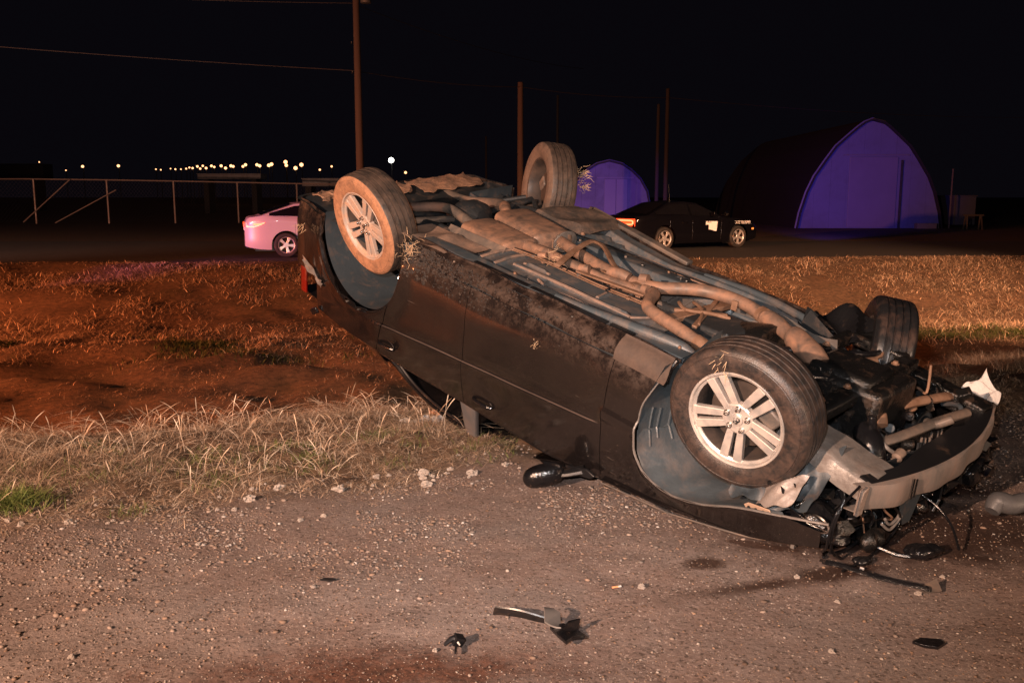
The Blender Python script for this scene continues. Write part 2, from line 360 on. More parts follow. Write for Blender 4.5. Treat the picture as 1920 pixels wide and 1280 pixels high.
# ---- loose gravel (uncountable) and single clods
def vcol_mat(name, rough, trans=0, bump=None):
    m, t, p = nodes(name); a = N(t, 'ShaderNodeVertexColor', layer_name='Col'); t.links.new(a.outputs[0], p.inputs['Base Color'])
    p.inputs['Roughness'].default_value = rough; p.inputs['Specular IOR Level'].default_value = .25
    return m
m_stone = vcol_mat('gravel_stone', .9); m_blade = vcol_mat('dry_grass_blade', .75); m_green = vcol_mat('green_grass_blade', .6)
ph = (1+5**.5)/2
ICO_V = np.array([(-1,ph,0),(1,ph,0),(-1,-ph,0),(1,-ph,0),(0,-1,ph),(0,1,ph),(0,-1,-ph),(0,1,-ph),(ph,0,-1),(ph,0,1),(-ph,0,-1),(-ph,0,1)])/1.9
ICO_F = np.array([(0,11,5),(0,5,1),(0,1,7),(0,7,10),(0,10,11),(1,5,9),(5,11,4),(11,10,2),(10,7,6),(7,1,8),(3,9,4),(3,4,2),(3,2,6),(3,6,8),(3,8,9),(4,9,5),(2,4,11),(6,2,10),(8,6,7),(9,8,1)])
def stones(name, px, py, r, cols, mat, flat=.65):
    n = len(px); pz = tz(px, py)
    v = ICO_V[None]*(1+rng.uniform(-.28, .28, (n, 12, 1)))*r[:,None,None]*rng.uniform(.7, 1.3, (n,1,3)); v[:,:,2] *= flat
    a = rng.uniform(0, 6.28, n); ca, sa = np.cos(a)[:,None], np.sin(a)[:,None]
    w = np.stack([v[:,:,0]*ca-v[:,:,1]*sa, v[:,:,0]*sa+v[:,:,1]*ca, v[:,:,2]], 2)+np.stack([px, py, pz+r*.22], 1)[:,None]
    f = (ICO_F[None]+12*np.arange(n)[:,None,None]).reshape(-1, 3)
    return np_mesh(name, w.reshape(-1, 3), f, mat, False, np.repeat(cols, 12, 0))
def in_view(x, y, m=1.12): return np.abs(x) < .556*m*y+.4
n = 34000
u = rng.uniform(0, 1, n); py = 2.5+(u**1.35)*4.6; px = rng.uniform(-1, 1, n)*(.62*py+.3)+.05
k = (verge(px, py) < .35); px, py = px[k], py[k]; n = len(px)
r = np.clip(.0021*np.exp(rng.normal(0, .5, n)), .0012, .010)
base = np.array([[.36,.28,.23],[.46,.40,.35],[.26,.17,.12],[.15,.10,.075],[.38,.25,.17]])[rng.choice(5, n, p=[.3,.17,.23,.15,.15])]
tag(stones('loose_gravel', px, py, r, base*rng.uniform(.42, .72, (n,1)), m_stone), 'fine loose gravel strewn over the dirt road', 'gravel', None, 'stuff')
# crumbs of earth and chaff along the verge
n = 42000; t_ = rng.uniform(-4.6, 4.2, n); sd = rng.normal(-.35, .55, n); sd = np.where(sd > .5, rng.uniform(-1.0, .5, n), sd); px = t_-sd*.36; py = 5.19+.385*t_+sd*.93
k = (rng.uniform(0, 1, n) < nsm(.55+.8*vn(px, py, 3.0, 61)+.5*vn(px, py, 9, 62))) & in_view(px, py); px, py, sd = px[k], py[k], sd[k]; n = len(px)
r = np.clip(.0042*np.exp(rng.normal(0, .5, n)), .0018, .013)
base = np.array([[.29,.225,.185],[.26,.18,.135],[.17,.12,.095],[.46,.42,.39],[.23,.195,.175]])[rng.choice(5, n, p=[.27,.27,.2,.06,.2])]
tag(stones('crumbled_earth', px, py, r, base*rng.uniform(.6, .95, (n,1)), m_stone, .5), 'crumbled earth and chaff along the edge of the dirt road', 'earth crumbs', None, 'stuff')
m_clod = M('pale_dirt_clod', (.50, .44, .39), .95, 0, ((.30, .21, .16), .35, 30), (70, .8, .01))
m_clodr = M('reddish_dirt_clod', (.36, .20, .12), .95, 0, None, (70, .8, .01))
def clod_mesh(sd):
    rr = random.Random(sd); b = MB()
    def fn(u, v):
        a = u*2*math.pi; e = (v-.5)*math.pi; k = 1+.32*math.sin(3*a+sd)*math.cos(2*e)+rr.uniform(-.26, .26)*(0 < v < 1)*(u < 1)+.18*math.sin(7*a+5*e+sd)*math.cos(e)
        return (math.cos(a)*math.cos(e)*k, math.sin(a)*math.cos(e)*k*.8, math.sin(e)*.62*k)
    b.grid(16, 10, fn); o = b.build('clod_source', m_clod, smooth=False); me = o.data; bpy.data.objects.remove(o); return me
clods = [clod_mesh(i) for i in range(6)]
for i in range(58):
    if i % 4 == 0: ct = random.uniform(-3.3, .3); cs = random.uniform(-.02, .38)
    t_ = ct+random.gauss(0, .22); sd = cs+random.gauss(0, .12); x = t_-sd*.36; y = 5.19+.385*t_+sd*.93; rad = random.choice([.008, .011, .015, .020, .027])*random.uniform(.8, 1.2)
    pale = True
    if i >= 44:
        x = random.uniform(-1.7, 2.4); y = random.uniform(3.0, 4.6); rad = random.uniform(.010, .017); pale = False
        if x > .5 and y > 3.9: y -= .8
    o = bpy.data.objects.new('dirt_clod', clods[i % 6]); COL.objects.link(o); z = float(tz(x, y))
    o.location = (x, y, z+rad*.22); o.scale = (rad,)*3; o.rotation_euler = (random.uniform(-.3,.3), random.uniform(-.3,.3), random.uniform(0, 6.28))
    if pale: tag(o, 'pale lump of crumbly dirt on the grassy edge of the road', 'dirt clod', 'pale dirt clods along the road edge')
    else: tag(o, 'small pebble-like lump lying out on the bare gravel road', 'dirt clod', 'small lumps on the bare gravel')

# ---- grass
def blades(name, pos, h, w, lean, cols, mat, curl=.5, levels=(0,.35,.7,1), wprof=(1,.8,.5,.12), ang=None):
    n = len(pos); a = rng.uniform(0, 6.28, n) if ang is None else ang
    d = np.stack([np.cos(a), np.sin(a), np.zeros(n)], 1); tw = a+math.pi/2+rng.uniform(-.9, .9, n); sdv = np.stack([np.cos(tw), np.sin(tw), np.zeros(n)], 1)
    cu = curl*rng.uniform(.3, 1.6, n); out = []
    for t, wp in zip(levels, wprof):
        hz = h*(lean*t+cu*t*t); vz = h*t*np.clip(1-.42*(lean+cu)*t, .05, 1)
        c = pos+d*hz[:,None]+np.stack([np.zeros(n), np.zeros(n), vz], 1)
        out += [c-sdv*(w*wp/2)[:,None], c+sdv*(w*wp/2)[:,None]]
    L = len(levels); v = np.stack(out, 1).reshape(-1, 3); b = (np.arange(n)*2*L)[:,None]
    f = np.concatenate([b+np.array([[2*i, 2*i+1, 2*i+3, 2*i+2]]) for i in range(L-1)], 0)
    return np_mesh(name, v, f, mat, True, np.repeat(cols, 2*L, 0))
STRAW = np.array([[.50,.36,.25],[.42,.28,.185],[.28,.19,.125],[.56,.46,.36],[.20,.145,.10]])
def straw_cols(n, p=(.24,.28,.22,.12,.14), k=1.0): return STRAW[rng.choice(5, n, p=p)]*rng.uniform(.75, 1.15, (n,1))*k
def in_view_(x, y, m=1.12): return np.abs(x) < .556*m*y+.4
def carhole(x, y): return ((x > .03) & (x < 2.6) & (verge(x, y) < 1.3))
# near bank: matted dead grass in clumps
n = 190000; x = rng.uniform(-6.5, 6.2, n); s = rng.beta(1.9, 2.0, n)*3.5-.02; y = 5.19+.385*x+s/.933
dens = nsm((vn(x, y, 2.1, 11)+.60+.45*vn(x, y, 5, 12))*1.3)*nsm((s+.05)/.7)
k = (rng.uniform(0, 1, n) < dens) & in_view(x, y) & ~carhole(x, y); x, y, s = x[k], y[k], s[k]; n = len(x)
h = rng.uniform(.05, .20, n)*(.5+.75*nsm((vn(x, y, 1.6, 14)+.5)))*(.6+.4*nsm(s/1.2)); P = np.stack([x, y, tz(x, y)-.01], 1)
tag(blades('dead_grass', P, h*.9, rng.uniform(.0014, .0036, n), rng.uniform(.2, 1.5, n), straw_cols(n)*rng.choice([.5, .95, 1.4], (n,1), p=[.35, .37, .28]), m_blade, .8), 'matted dead grass on the bank beside the dirt road', 'grass', None, 'stuff')
n = 70000; x = rng.uniform(-5, 4.2, n); s = rng.beta(1.6, 1.5, n)*2.3-.28; y = 5.19+.385*x+s/.933
k = (rng.uniform(0, 1, n) < nsm((s+.30+.5*vn(x, y, 2.4, 51))/.6)*nsm(vn(x, y, 3.1, 52)*.9+.75)) & in_view(x, y) & ~carhole(x, y); x, y = x[k], y[k]; n = len(x)
P = np.stack([x, y, tz(x, y)-.002], 1)
tag(blades('dead_thatch', P, rng.uniform(.02, .075, n), rng.uniform(.0015, .004, n), rng.uniform(.5, 2.2, n), straw_cols(n, (.24,.24,.2,.2,.12), 1.1), m_blade, .9), 'flattened dead thatch between gravel edge and tall grass', 'grass', None, 'stuff')
# taller stalks with pale feathery seed heads, in clumps
cl = []
for i in range(330):
    xx = random.uniform(-4.8, 1.0); ss = random.uniform(.25, 2.6)
    if xx > -.4: ss = random.uniform(1.3, 2.2)
    cl.append((xx, 5.19+.385*xx+ss/.933, ss))
for (gx, gy) in ((-.62, 6.35), (-.75, 6.2), (-.55, 6.0), (-.95, 6.5), (-1.2, 6.8), (-.35, 6.0), (-1.7, 6.4)): cl += [(gx, gy, 1.4)]*2
px = []; py = []; hh = []
for gx, gy, ss in cl:
    for j in range(random.randint(4, 13)):
        px.append(gx+random.gauss(0, .085)); py.append(gy+random.gauss(0, .085)); hh.append(random.uniform(.10, .36)*(.55+.45*min(ss, 1.6)/1.6))
px = np.array(px); py = np.array(py); hh = np.array(hh); k = ~carhole(px, py); px, py, hh = px[k], py[k], hh[k]; n = len(px); P = np.stack([px, py, tz(px, py)-.01], 1)
tag(blades('seeding_grass', P, hh*.92, rng.uniform(.002, .0048, n), rng.uniform(.1, .8, n), straw_cols(n, (.34,.16,.04,.45,.01), 1.3), m_blade, .7, (0,.3,.55,.72,.88,1), (.5,.45,.45,1.5,1.7,.2)), 'tall bleached grass stalks with feathery seed heads on the bank', 'grass', None, 'stuff')
# ditch floor: short cropped grass
n = 90000; x = rng.uniform(-9, 10, n); y = rng.uniform(6.5, 17.5, n); s = verge(x, y)
k = (s > 3.0) & in_view(x, y) & (rng.uniform(0, 1, n) < nsm(.62+.7*vn(x, y, .9, 21)+.35*vn(x, y*2.2, 2.3, 22))); x, y = x[k], y[k]; n = len(x)
P = np.stack([x, y, tz(x, y)-.01], 1)
tag(blades('ditch_grass', P, rng.uniform(.03, .10, n), rng.uniform(.004, .009, n), rng.uniform(.2, 1.4, n), straw_cols(n, (.14,.28,.30,.02,.26), .85)*rng.choice([.5, 1.0, 1.35], (n,1)), m_blade, .8), 'short brown grass on the ditch floor behind the wreck', 'grass', None, 'stuff')
# far bank: long tangled brown grass
n = 150000; x = rng.uniform(-15, 16, n); y = 13.5+rng.beta(1.5, 1.1, n)*12.0
k = (y < yfar(x)+.1+.25*vn(x, y, .8, 33)) & (y > 14.2+.12*x) & in_view(x, y, 1.06) & (rng.uniform(0, 1, n) < nsm(.7+.8*vn(x, y, .55, 31)+.4*vn(x, y, 1.7, 32))); x, y = x[k], y[k]; n = len(x)
hs = rng.uniform(.08, .28, n)*(.75+.55*vn(x, y, 1.1, 34)); hs *= np.where(y > yfar(x)-1.3, .55, 1)
P = np.stack([x, y, tz(x, y)-.01], 1)
tag(blades('bank_grass', P, hs, rng.uniform(.007, .016, n), rng.uniform(.2, 1.3, n), straw_cols(n, (.2,.32,.26,.04,.18), .95)*rng.choice([.55, 1.0, 1.3], (n,1)), m_blade, .8), 'long tangled brown grass on the far bank below the paved road', 'grass', None, 'stuff')
# green growth: the strip along the ditch and low sprigs on the near verge
def greens(name, x, y, h, w, label, k=1.0):
    n = len(x); P = np.stack([x, y, tz(x, y)-.005], 1); c = np.array([[.085,.115,.028],[.12,.14,.04],[.05,.075,.02],[.19,.17,.07]])[rng.choice(4, n, p=[.35,.3,.2,.15])]*rng.uniform(.8, 1.2, (n,1))*k
    return tag(blades(name, P, h, w, rng.uniform(.1, .9, n), c, m_green, .4), label, 'grass', None, 'stuff')
n = 30000; x = rng.uniform(-10, 11, n); y = 15.6+.1*x+rng.normal(0, .7, n)
k = (rng.uniform(0, 1, n) < nsm(vn(x, y, .8, 41)*1.8-.05)) & in_view(x, y); x, y = x[k], y[k]; n = len(x)
greens('green_ditch_weeds', x, y, rng.uniform(.05, .17, n), rng.uniform(.008, .018, n), 'low green weeds in a strip along the foot of the far bank', .42)
px = []; py = []
for i in range(75):
    xx = random.uniform(-3.6, .1); ss = abs(random.gauss(.75, .32)); m_ = random.randint(18, 60)
    yy = 5.19+.385*xx+ss/.933
    for j in range(m_): px.append(xx+random.gauss(0, .06)); py.append(yy+random.gauss(0, .05))
px = np.array(px); py = np.array(py); k = ~carhole(px, py); px, py = px[k], py[k]; n = len(px)
greens('green_sprigs', px, py, rng.uniform(.03, .085, n), rng.uniform(.0025, .005, n), 'short green sprigs among the dead grass at the road edge')
px = -2.56+rng.normal(0, .085, 700); py = 4.55+rng.normal(0, .07, 700)
o = greens('green_tuft', px, py, rng.uniform(.06, .15, 700), rng.uniform(.003, .006, 700), 'bushy green grass tuft growing alone at the gravel edge', 1.35); del o['kind']; o['category'] = 'grass tuft'

# ------------------------------------------------------------------ wheels (axis along local +y = outward face)
def make_wheel(parent, loc, Rt, Wt, mats, steer=0, camber=0, spin=0, side=1, style='split', seg=72, detail=True, label=None):
    rub, alloy, barrel = mats; k = Rt/.359; b = MB()
    b.lathe([(.222*k, .080), (.213*k, .060), (.205*k, -.06), (.222*k, -.095), (.238*k, -.100)], seg)
    w = b.build('wheel', barrel, parent)
    w.matrix_local = Matrix.Translation(loc) @ Matrix.Rotation(steer, 4, 'Z') @ Matrix.Rotation(camber, 4, 'X') @ (Matrix.Rotation(math.pi, 4, 'Z') if side < 0 else Matrix.Identity(4)) @ Matrix.Rotation(spin, 4, 'Y')
    if label: w['label'] = label
    b = MB(); b.lathe([(.236*k, .100), (.243*k, .104), (.240*k, .108), (.231*k, .105), (.226*k, .092), (.214*k, .084), (.214*k, .076), (.224*k, .076)], seg); b.build('rim_lip', alloy, w)
    h = Wt/2; pr = [(.232*k, h-.020), (.243*k, h-.012), (.262*k, h-.003), (.292*k, h), (.318*k, h-.003), (.322*k, h-.0065), (.326*k, h-.005), (.340*k, h-.012), (.350*k, h-.021), (.3545*k, h-.030)]
    for g in (.058, .020):
        pr += [(.357*k, g+.010), (.358*k, g+.0055), (.350*k, g+.004), (.350*k, g-.004), (.3585*k, g-.0055)]
    tread = pr+[(.359*k, 0)]+[(r_, -h_) for r_, h_ in reversed(pr)]
    b = MB(); b.lathe(tread, seg); ty = b.build('tyre', rub, w, angle=28)
    if detail:
        ty.data.materials.append(m_rubt if rub in (m_rub, m_rub2) else rub)
        for p_ in ty.data.polygons:
            vs_ = [ty.data.vertices[i_].co for i_ in p_.vertices]
            if all(math.hypot(c_.x, c_.z) > .348*k for c_ in vs_): p_.material_index = 1
    b = MB(); b.lathe([(0, .020), (.165*k, .020), (.165*k, -.002), (0, -.002)], 40); b.build('brake_disc', m_disc, w)
    # spokes
    zf = lambda r_: .083+(r_-.07)*.07
    ns = 5
    for i in range(ns):
        a = 2*math.pi*i/ns; ca, sa = math.cos(a), math.sin(a)
        for s_ in (-1, 1):
            if style == 'split': po = [(.050*k, .009), (.10*k, .009), (.218*k, .0125), (.218*k, .058), (.11*k, .047), (.055*k, .040)]
            else: po = [(.045*k, .0), (.218*k, .0), (.218*k, .050), (.11*k, .034), (.05*k, .034)]
            po = [(r_, t_*k*s_) for r_, t_ in po]
            if s_ < 0: po = po[::-1]
            b = MB(); b.prism(po, lambda r_, t_, hh: (r_*ca-t_*sa, (zf(r_) if hh else zf(r_)-.030), r_*sa+t_*ca), 0, 1)
            b.build('spoke', alloy, w, smooth=False, bevel=.0035)
    b = MB(); b.lathe([(0, .0855), (.070*k, .0855), (.078*k, .080), (.080*k, .050), (0, .050)], 40); b.build('hub', alloy, w, angle=25)
    if detail:
        for i in range(5):
            a = 2*math.pi*(i+.5)/5; c = (.0555*math.cos(a), 0, .0555*math.sin(a))
            b = MB(); b.lathe([(.0150, .078), (.0150, .087), (.0105, .087), (.0100, .104), (.0072, .109), (0, .1105)], 12, c); b.build('lug_nut', m_nut, w, angle=40)
        b = MB(); b.lathe([(.031, .085), (.031, .092), (.027, .0945), (0, .0955)], 28); cp = b.build('centre_cap', alloy, w)
        # raised horned emblem on the cap, as plain relief
        b = MB()
        for s_ in (-1, 1): b.tube([(s_*.002, .0955, .013), (s_*.010, .0955, .014), (s_*.017, .0955, .006), (s_*.014, .0955, -.004), (s_*.009, .0955, -.001)], [.0035,.004,.0035,.003,.0015], 6, 4)
        b.tube([(0, .0955, .012), (0, .0965, .0), (0, .0955, -.014)], [.005, .0055, .002], 6, 4); b.build('cap_emblem', m_blk, w)
        b = MB(); b.box((.115*k, .02, .09*k), (.09, .07, .10)); b.build('brake_caliper', m_exhd, w, bevel=.012)
    return w

# ------------------------------------------------------------------ the overturned car, modelled upright: x forward (front axle 0), y left, z up
car = empty('overturned_car')
RW = Matrix(((.66775893, -.73965747, -.08369492), (-.70220019, -.66323831, .25890121), (-.24700790, -.11411300, -.96227092)))
car.matrix_world = Matrix.Translation((1.71181342, 4.66560259, .99077676)) @ RW.to_4x4()
tag(car, 'dark dusty sedan lying on its roof with smashed front end', 'car')
AFx, ARx = -.05, -3.04
F_ARCH = [(-.51,.60),(-.49,.72),(-.44,.795),(-.36,.838),(-.23,.852),(-.05,.800),(.10,.722),(.22,.672),(.36,.625),(.56,.575)]
def rear_arch(x): return .36+.46*math.sqrt(max(0, 1-((x-ARx)/.49)**2))
def plan(x):
    if x > .2: return .935-.15*((x-.2)/.75)**2
    if x < -3.3: return .935-.10*((-3.3-x)/.75)**2.2
    return .935
def YS(x, z):
    w = plan(x); zc = .675-.086*(x+.77); amp = sm((x+2.95)/.15)*sm((-.74-x)/.12)
    if z < .52: w -= .085*((.52-z)/.32)**2
    if z > zc: w += amp*.012*sm((z-zc)/.010)*math.exp(-max(0, z-zc)/.16)-.062*max(0, (z-zc)/.36)**1.5
    else: w -= amp*.005*max(0, 1-(zc-z)/.08)**2
    d = math.hypot((x-ARx)/.49, (z-.36)/.46)-1
    if z > .3 and d > 0: w += .022*math.exp(-(d/.16)**2)
    if x > -.75: w += .02*math.exp(-((z-pl(x, F_ARCH))/.05)**2)*(z > .58)
    # shallow dents
    w -= .018*math.exp(-((x+1.62)/.16)**2-((z-.86)/.09)**2)+.014*math.exp(-((x+2.62)/.12)**2-((z-.93)/.08)**2)+.012*math.exp(-((x+.95)/.14)**2-((z-.46)/.10)**2)+.020*math.exp(-((x+3.72)/.10)**2-((z-.62)/.12)**2)
    w -= .016*math.exp(-((x+2.2)/.35)**2-((z-.62)/.22)**2)+.010*math.exp(-((x+1.2)/.4)**2-((z-.5)/.15)**2)
    return w
CR = [-.03, -.016, -.008, -.003, 0, .003, .006, .010, .016, .03]
def panel(name, xl, xr, zlo, zhi, nu, nv, sg, mat=None, crease=False, label=None):
    def rowz(x, v):
        if not crease: return lerp(zlo(x), zhi(x), v)
        zc = .675-.086*(x+.77); j = v*(nv-1); n1 = 16; n2 = n1+len(CR)-1
        if j <= n1: return lerp(zlo(x), zc+CR[0], j/n1)
        if j <= n2: return zc+CR[int(round(j))-n1]
        return lerp(zc+CR[-1], zhi(x), (j-n2)/(nv-1-n2))
    def fn(u, v):
        z = .6
        for _ in range(4):
            x = lerp(xl(z), xr(z), u); z = rowz(x, v)
        y = YS(x, z)
        return (x, sg*y, z)
    b = MB(); b.grid(nu, nv, fn, flip=(sg < 0)); o = b.build(name, mat or m_paint, car, solid=.002, angle=34, off=-1)
    if label: o['label'] = label
    return o
BELT = [(-3.6,1.03),(-3.2,1.075),(-2.75,1.085),(-1.9,1.075),(-1.2,1.085),(-.73,1.03)]
belt = lambda x: pl(x, BELT)
dcut = lambda z: -2.535 if z < .36 else (ARx+.495*math.sqrt(max(0, 1-((z-.36)/.47)**2)) if z < .65 else lerp(-2.65, -2.84, (z-.65)/.43))
hoodl = lambda x: pl(x, [(-.73,1.03),(-.24,.965),(.21,.845),(.57,.70)])
xarch = lambda z: pl(z, [(.19,-.40),(.45,-.50),(.60,-.512),(.72,-.492),(.80,-.44)])
for sg in (1, -1):
    hasb = sg > 0
    panel('rear_door', dcut, lambda z: -1.900, lambda x: .30, belt, 40, 44, sg, None, True)
    panel('front_door', lambda z: -1.8955, lambda z: -.740, lambda x: .30 if x < -.8 else .30-.03*(x+.8), belt, 50, 44, sg, None, True)
    panel('front_fender', lambda z: -.7355, xarch, lambda x: .285, lambda x: .80, 12, 30, sg)
    panel('fender_crown', lambda z: -.7355, lambda z: lerp(.20, .54, min(max((z-.665)/.055, 0), 1)), lambda x: .799 if x < -.44 else pl(x, F_ARCH), hoodl, 60, 12, sg)
    panel('quarter_panel', lambda z: dcut(max(z, .65))-.009, lambda z: -3.60, lambda x: rear_arch(x) if x > -3.52 else max(.36, rear_arch(x)), belt, 60, 24, sg)
    # rocker: outer face rolls under to the pinch weld
    prof = [(.0, .292), (-.004, .27), (-.012, .245), (-.030, .222), (-.055, .208), (-.075, .200), (-.078, .186), (-.083, .186), (-.084, .205), (-.11, .212)]
    def rk(u, v):
        i = v*(len(prof)-1); a = prof[int(min(i, len(prof)-2))]; c = prof[int(min(i, len(prof)-2))+1]; f_ = i-int(min(i, len(prof)-2))
        x = lerp(-2.545, -.395, u); return (x, sg*(YS(x, .292)+lerp(a[0], c[0], f_)+.006*math.sin(x*7)*math.sin(x*3.1)), lerp(a[1], c[1], f_)+.004*math.sin(x*11))
    b = MB(); b.grid(70, len(prof)*2-1, rk, flip=(sg > 0)); b.build('rocker_panel', m_paint, car)
    # inner skin behind the panel gaps, arch lips
    def inn(u, v): x = lerp(-2.56, -.55, u); z = lerp(.28, 1.06, v); return (x, sg*(YS(x, z)-.03), z)
    b = MB(); b.grid(14, 8, inn); b.build('inner_door_shell', m_cav, car)
    lip = [(x_, sg*(YS(x_, z_)-.004), z_) for x_, z_ in [(xarch(.19+.04*i), .19+.04*i) for i in range(15)]+F_ARCH[1:]]
    b = MB(); b.tube(lip, .0065, 6, 2); b.build('arch_lip', m_sil if hasb else m_paint, car)
    lip = []
    for i in range(33):
        a = math.pi*i/32; x_, z_ = ARx+.49*math.cos(a), .36+.46*math.sin(a); lip.append((x_, sg*(YS(x_, z_)-.004), z_))
    lip = [(lip[0][0]+.01, lip[0][1], .27)]+lip+[(lip[-1][0], lip[-1][1], .30)]
    b = MB(); b.tube(lip, .008, 6); b.build('arch_lip', m_paint, car)
    # wheel liners
    edge = [(x_, z_) for x_, z_ in reversed(F_ARCH[:-2])]+[(xarch(z_), z_) for z_ in (.66, .52, .40, .30, .20)]
    el = [0]
    for (a_, c_), (d_, e_) in zip(edge, edge[1:]): el.append(el[-1]+math.hypot(d_-a_, e_-c_))
    def fl(u, v):
        d_ = u*el[-1]; ex, ez = pl(d_, list(zip(el, [q[0] for q in edge]))), pl(d_, list(zip(el, [q[1] for q in edge])))
        a = lerp(.55, math.pi+.5, u); w_ = sm(v)**.8; rr = .44+.014*math.sin(u*30+v*2)+.02*math.sin(u*9+v*5)
        ix, iz = -.03+rr*math.cos(a), .355+rr*math.sin(a)*.98
        return (lerp(ex, ix, w_), sg*lerp(.925, .42, v**1.25), lerp(ez, iz, w_))
    b = MB(); b.grid(90, 18, fl)
    b.grid(30, 8, lambda u, v: (-.03+(.44*(1-v))*math.cos(lerp(.55, math.pi+.5, u)), sg*(.42-.03*math.sin(v*3)), .355+.43*(1-v)*math.sin(lerp(.55, math.pi+.5, u))))
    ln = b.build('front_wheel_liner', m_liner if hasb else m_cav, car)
    if hasb:
        for j, (a0, a1, y0, y1) in enumerate(((.56, .78, .20, .24), (.59, .76, .30, .36), (.58, .74, .46, .50))):
            pts = [fl(lerp(a0, a1, i/8), lerp(y0, y1, i/8)) for i in range(9)]
            b = MB(); b.tube(pts, .007, 6, 2); b.build('liner_rib', m_liner, car)
    def rl(u, v):
        a = lerp(-.3, math.pi+.2, u); y_ = lerp(.90, .42, v); rr = .485-.02*v+.006*math.sin(u*40)*v
        return (ARx+rr*math.cos(a), sg*y_, .36+(rr-.03)*math.sin(a))
    b = MB(); b.grid(60, 10, rl); b.grid(30, 6, lambda u, v: (ARx+.46*(1-v)*math.cos(lerp(-.3, math.pi+.2, u)), sg*.42, .36+.43*(1-v)*math.sin(lerp(-.3, math.pi+.2, u))))
    b.build('rear_wheel_liner', m_under, car)
    # door handles and side repeater strip
    for hx, hz in ((-1.70, .985), (-2.70, .985)):
        yy = YS(hx, hz); b = MB()
        b.lathe([(.0, -.004), (.044, -.004), (.050, .001), (.046, .004)], 24, axis='y'); b.xf(Matrix.Translation((hx, sg*yy, hz)) @ Matrix.Diagonal((1.7, sg, .8, 1)))
        hd = b.build('handle_recess', m_blk, car)
        b = MB(); b.tube([(hx-.085, sg*(yy+.006), hz), (hx-.05, sg*(yy+.026), hz), (hx+.05, sg*(yy+.026), hz), (hx+.085, sg*(yy+.006), hz)], .011, 8, 4); b.build('door_handle', m_blkg, car)
    # window ledge trim
    b = MB(); b.tube([(x_, sg*(YS(x_, belt(x_))-.012), belt(x_)+.006) for x_ in [-2.8+.1*i for i in range(21)]], .012, 8); b.build('belt_moulding', m_blkg, car)
    # side glass is gone: roof rail, pillars
    b = MB(); b.tube([(-2.88, sg*.80, 1.12), (-2.80, sg*.75, 1.22), (-2.60, sg*.72, 1.335), (-2.30, sg*.72, 1.385), (-1.98, sg*.72, 1.39), (-1.5, sg*.72, 1.33), (-1.05, sg*.74, 1.18), (-.75, sg*.82, 1.04)], .030, 10, 5, flat=.7); b.build('roof_rail', m_paint, car)
    b = MB(); b.tube([(-2.845, sg*.765, 1.15), (-2.60, sg*.735, 1.30), (-2.30, sg*.735, 1.352), (-1.98, sg*.735, 1.357)], .010, 6, 6); b.build('window_seal', m_blk, car)
    b = MB(); b.prism([(-1.965, 1.05), (-1.80, 1.05), (-1.885, 1.37), (-1.985, 1.37)], lambda a, c, hh: (a, sg*(.885-.32*(c-1.05)+hh), c), -.04, 0); b.build('centre_pillar', m_bplr, car, smooth=False, bevel=.012)
    b = MB(); b.grid(14, 8, lambda u, v: (lerp(-3.58, -2.86, u)+.12*v*(1-u), sg*(lerp(plan(lerp(-3.58, -2.86, u))-.035, .76, v)), lerp(belt(lerp(-3.58, -2.86, u)), lerp(1.10, 1.27, sm(u)), v)), flip=(sg > 0)); b.build('rear_pillar', m_paint, car)
# roof, crushed
def roof(u, v):
    x = lerp(-3.0, -.9, u); y = lerp(-.74, .74, v); z = 1.36-.22*sm((x+1.6)/.7)-.14*sm((-2.55-x)/.5)+.03*math.sin(x*5+y*3)*math.cos(y*4); return (x, y, z)
b = MB(); b.grid(24, 16, roof); b.build('roof', m_paint, car, solid=.004)
b = MB(); b.grid(10, 8, lambda u, v: (lerp(-3.85, -2.95, u), lerp(-.74, .74, v), lerp(1.08, 1.25, u)+.02*math.sin(v*9))); b.build('rear_window', m_glass, car)
b = MB(); b.grid(8, 8, lambda u, v: (lerp(-4.04, -3.55, u), lerp(-.80, .80, v), 1.03+.05*u+.012*math.sin(v*3.1))); b.build('boot_lid', m_paint, car, solid=.006)
for sx in (-1.35, -2.25):
    for sy in (.38, -.38):
        b = MB(); b.box((sx, sy, .78), (.46, .46, .26)); b.box((sx-.22, sy, 1.02), (.14, .44, .5), (0, -.2, 0)); b.build('seat', m_int, car, bevel=.06)
# hood: crumpled sheet under the nose
def hood(u, v):
    x = lerp(-.72, .60, u); y = lerp(-.90, .90, v); z = hoodl(x)-.004+.012*math.cos(y*1.7)-.03*abs(math.sin(y*4+x*3))*u; return (x+.04*math.sin(y*5)*u, y*(1-.10*u*u), z)
b = MB(); b.grid(26, 30, hood); b.build('hood', m_paint, car, solid=.006)
b = MB(); b.tube([(x_, .905-.10*max(0, x_)**1.5, hoodl(x_)+.004) for x_ in [-.70+.09*i for i in range(12)]], .005, 6, 2); b.build('hood_edge', m_exhd, car)
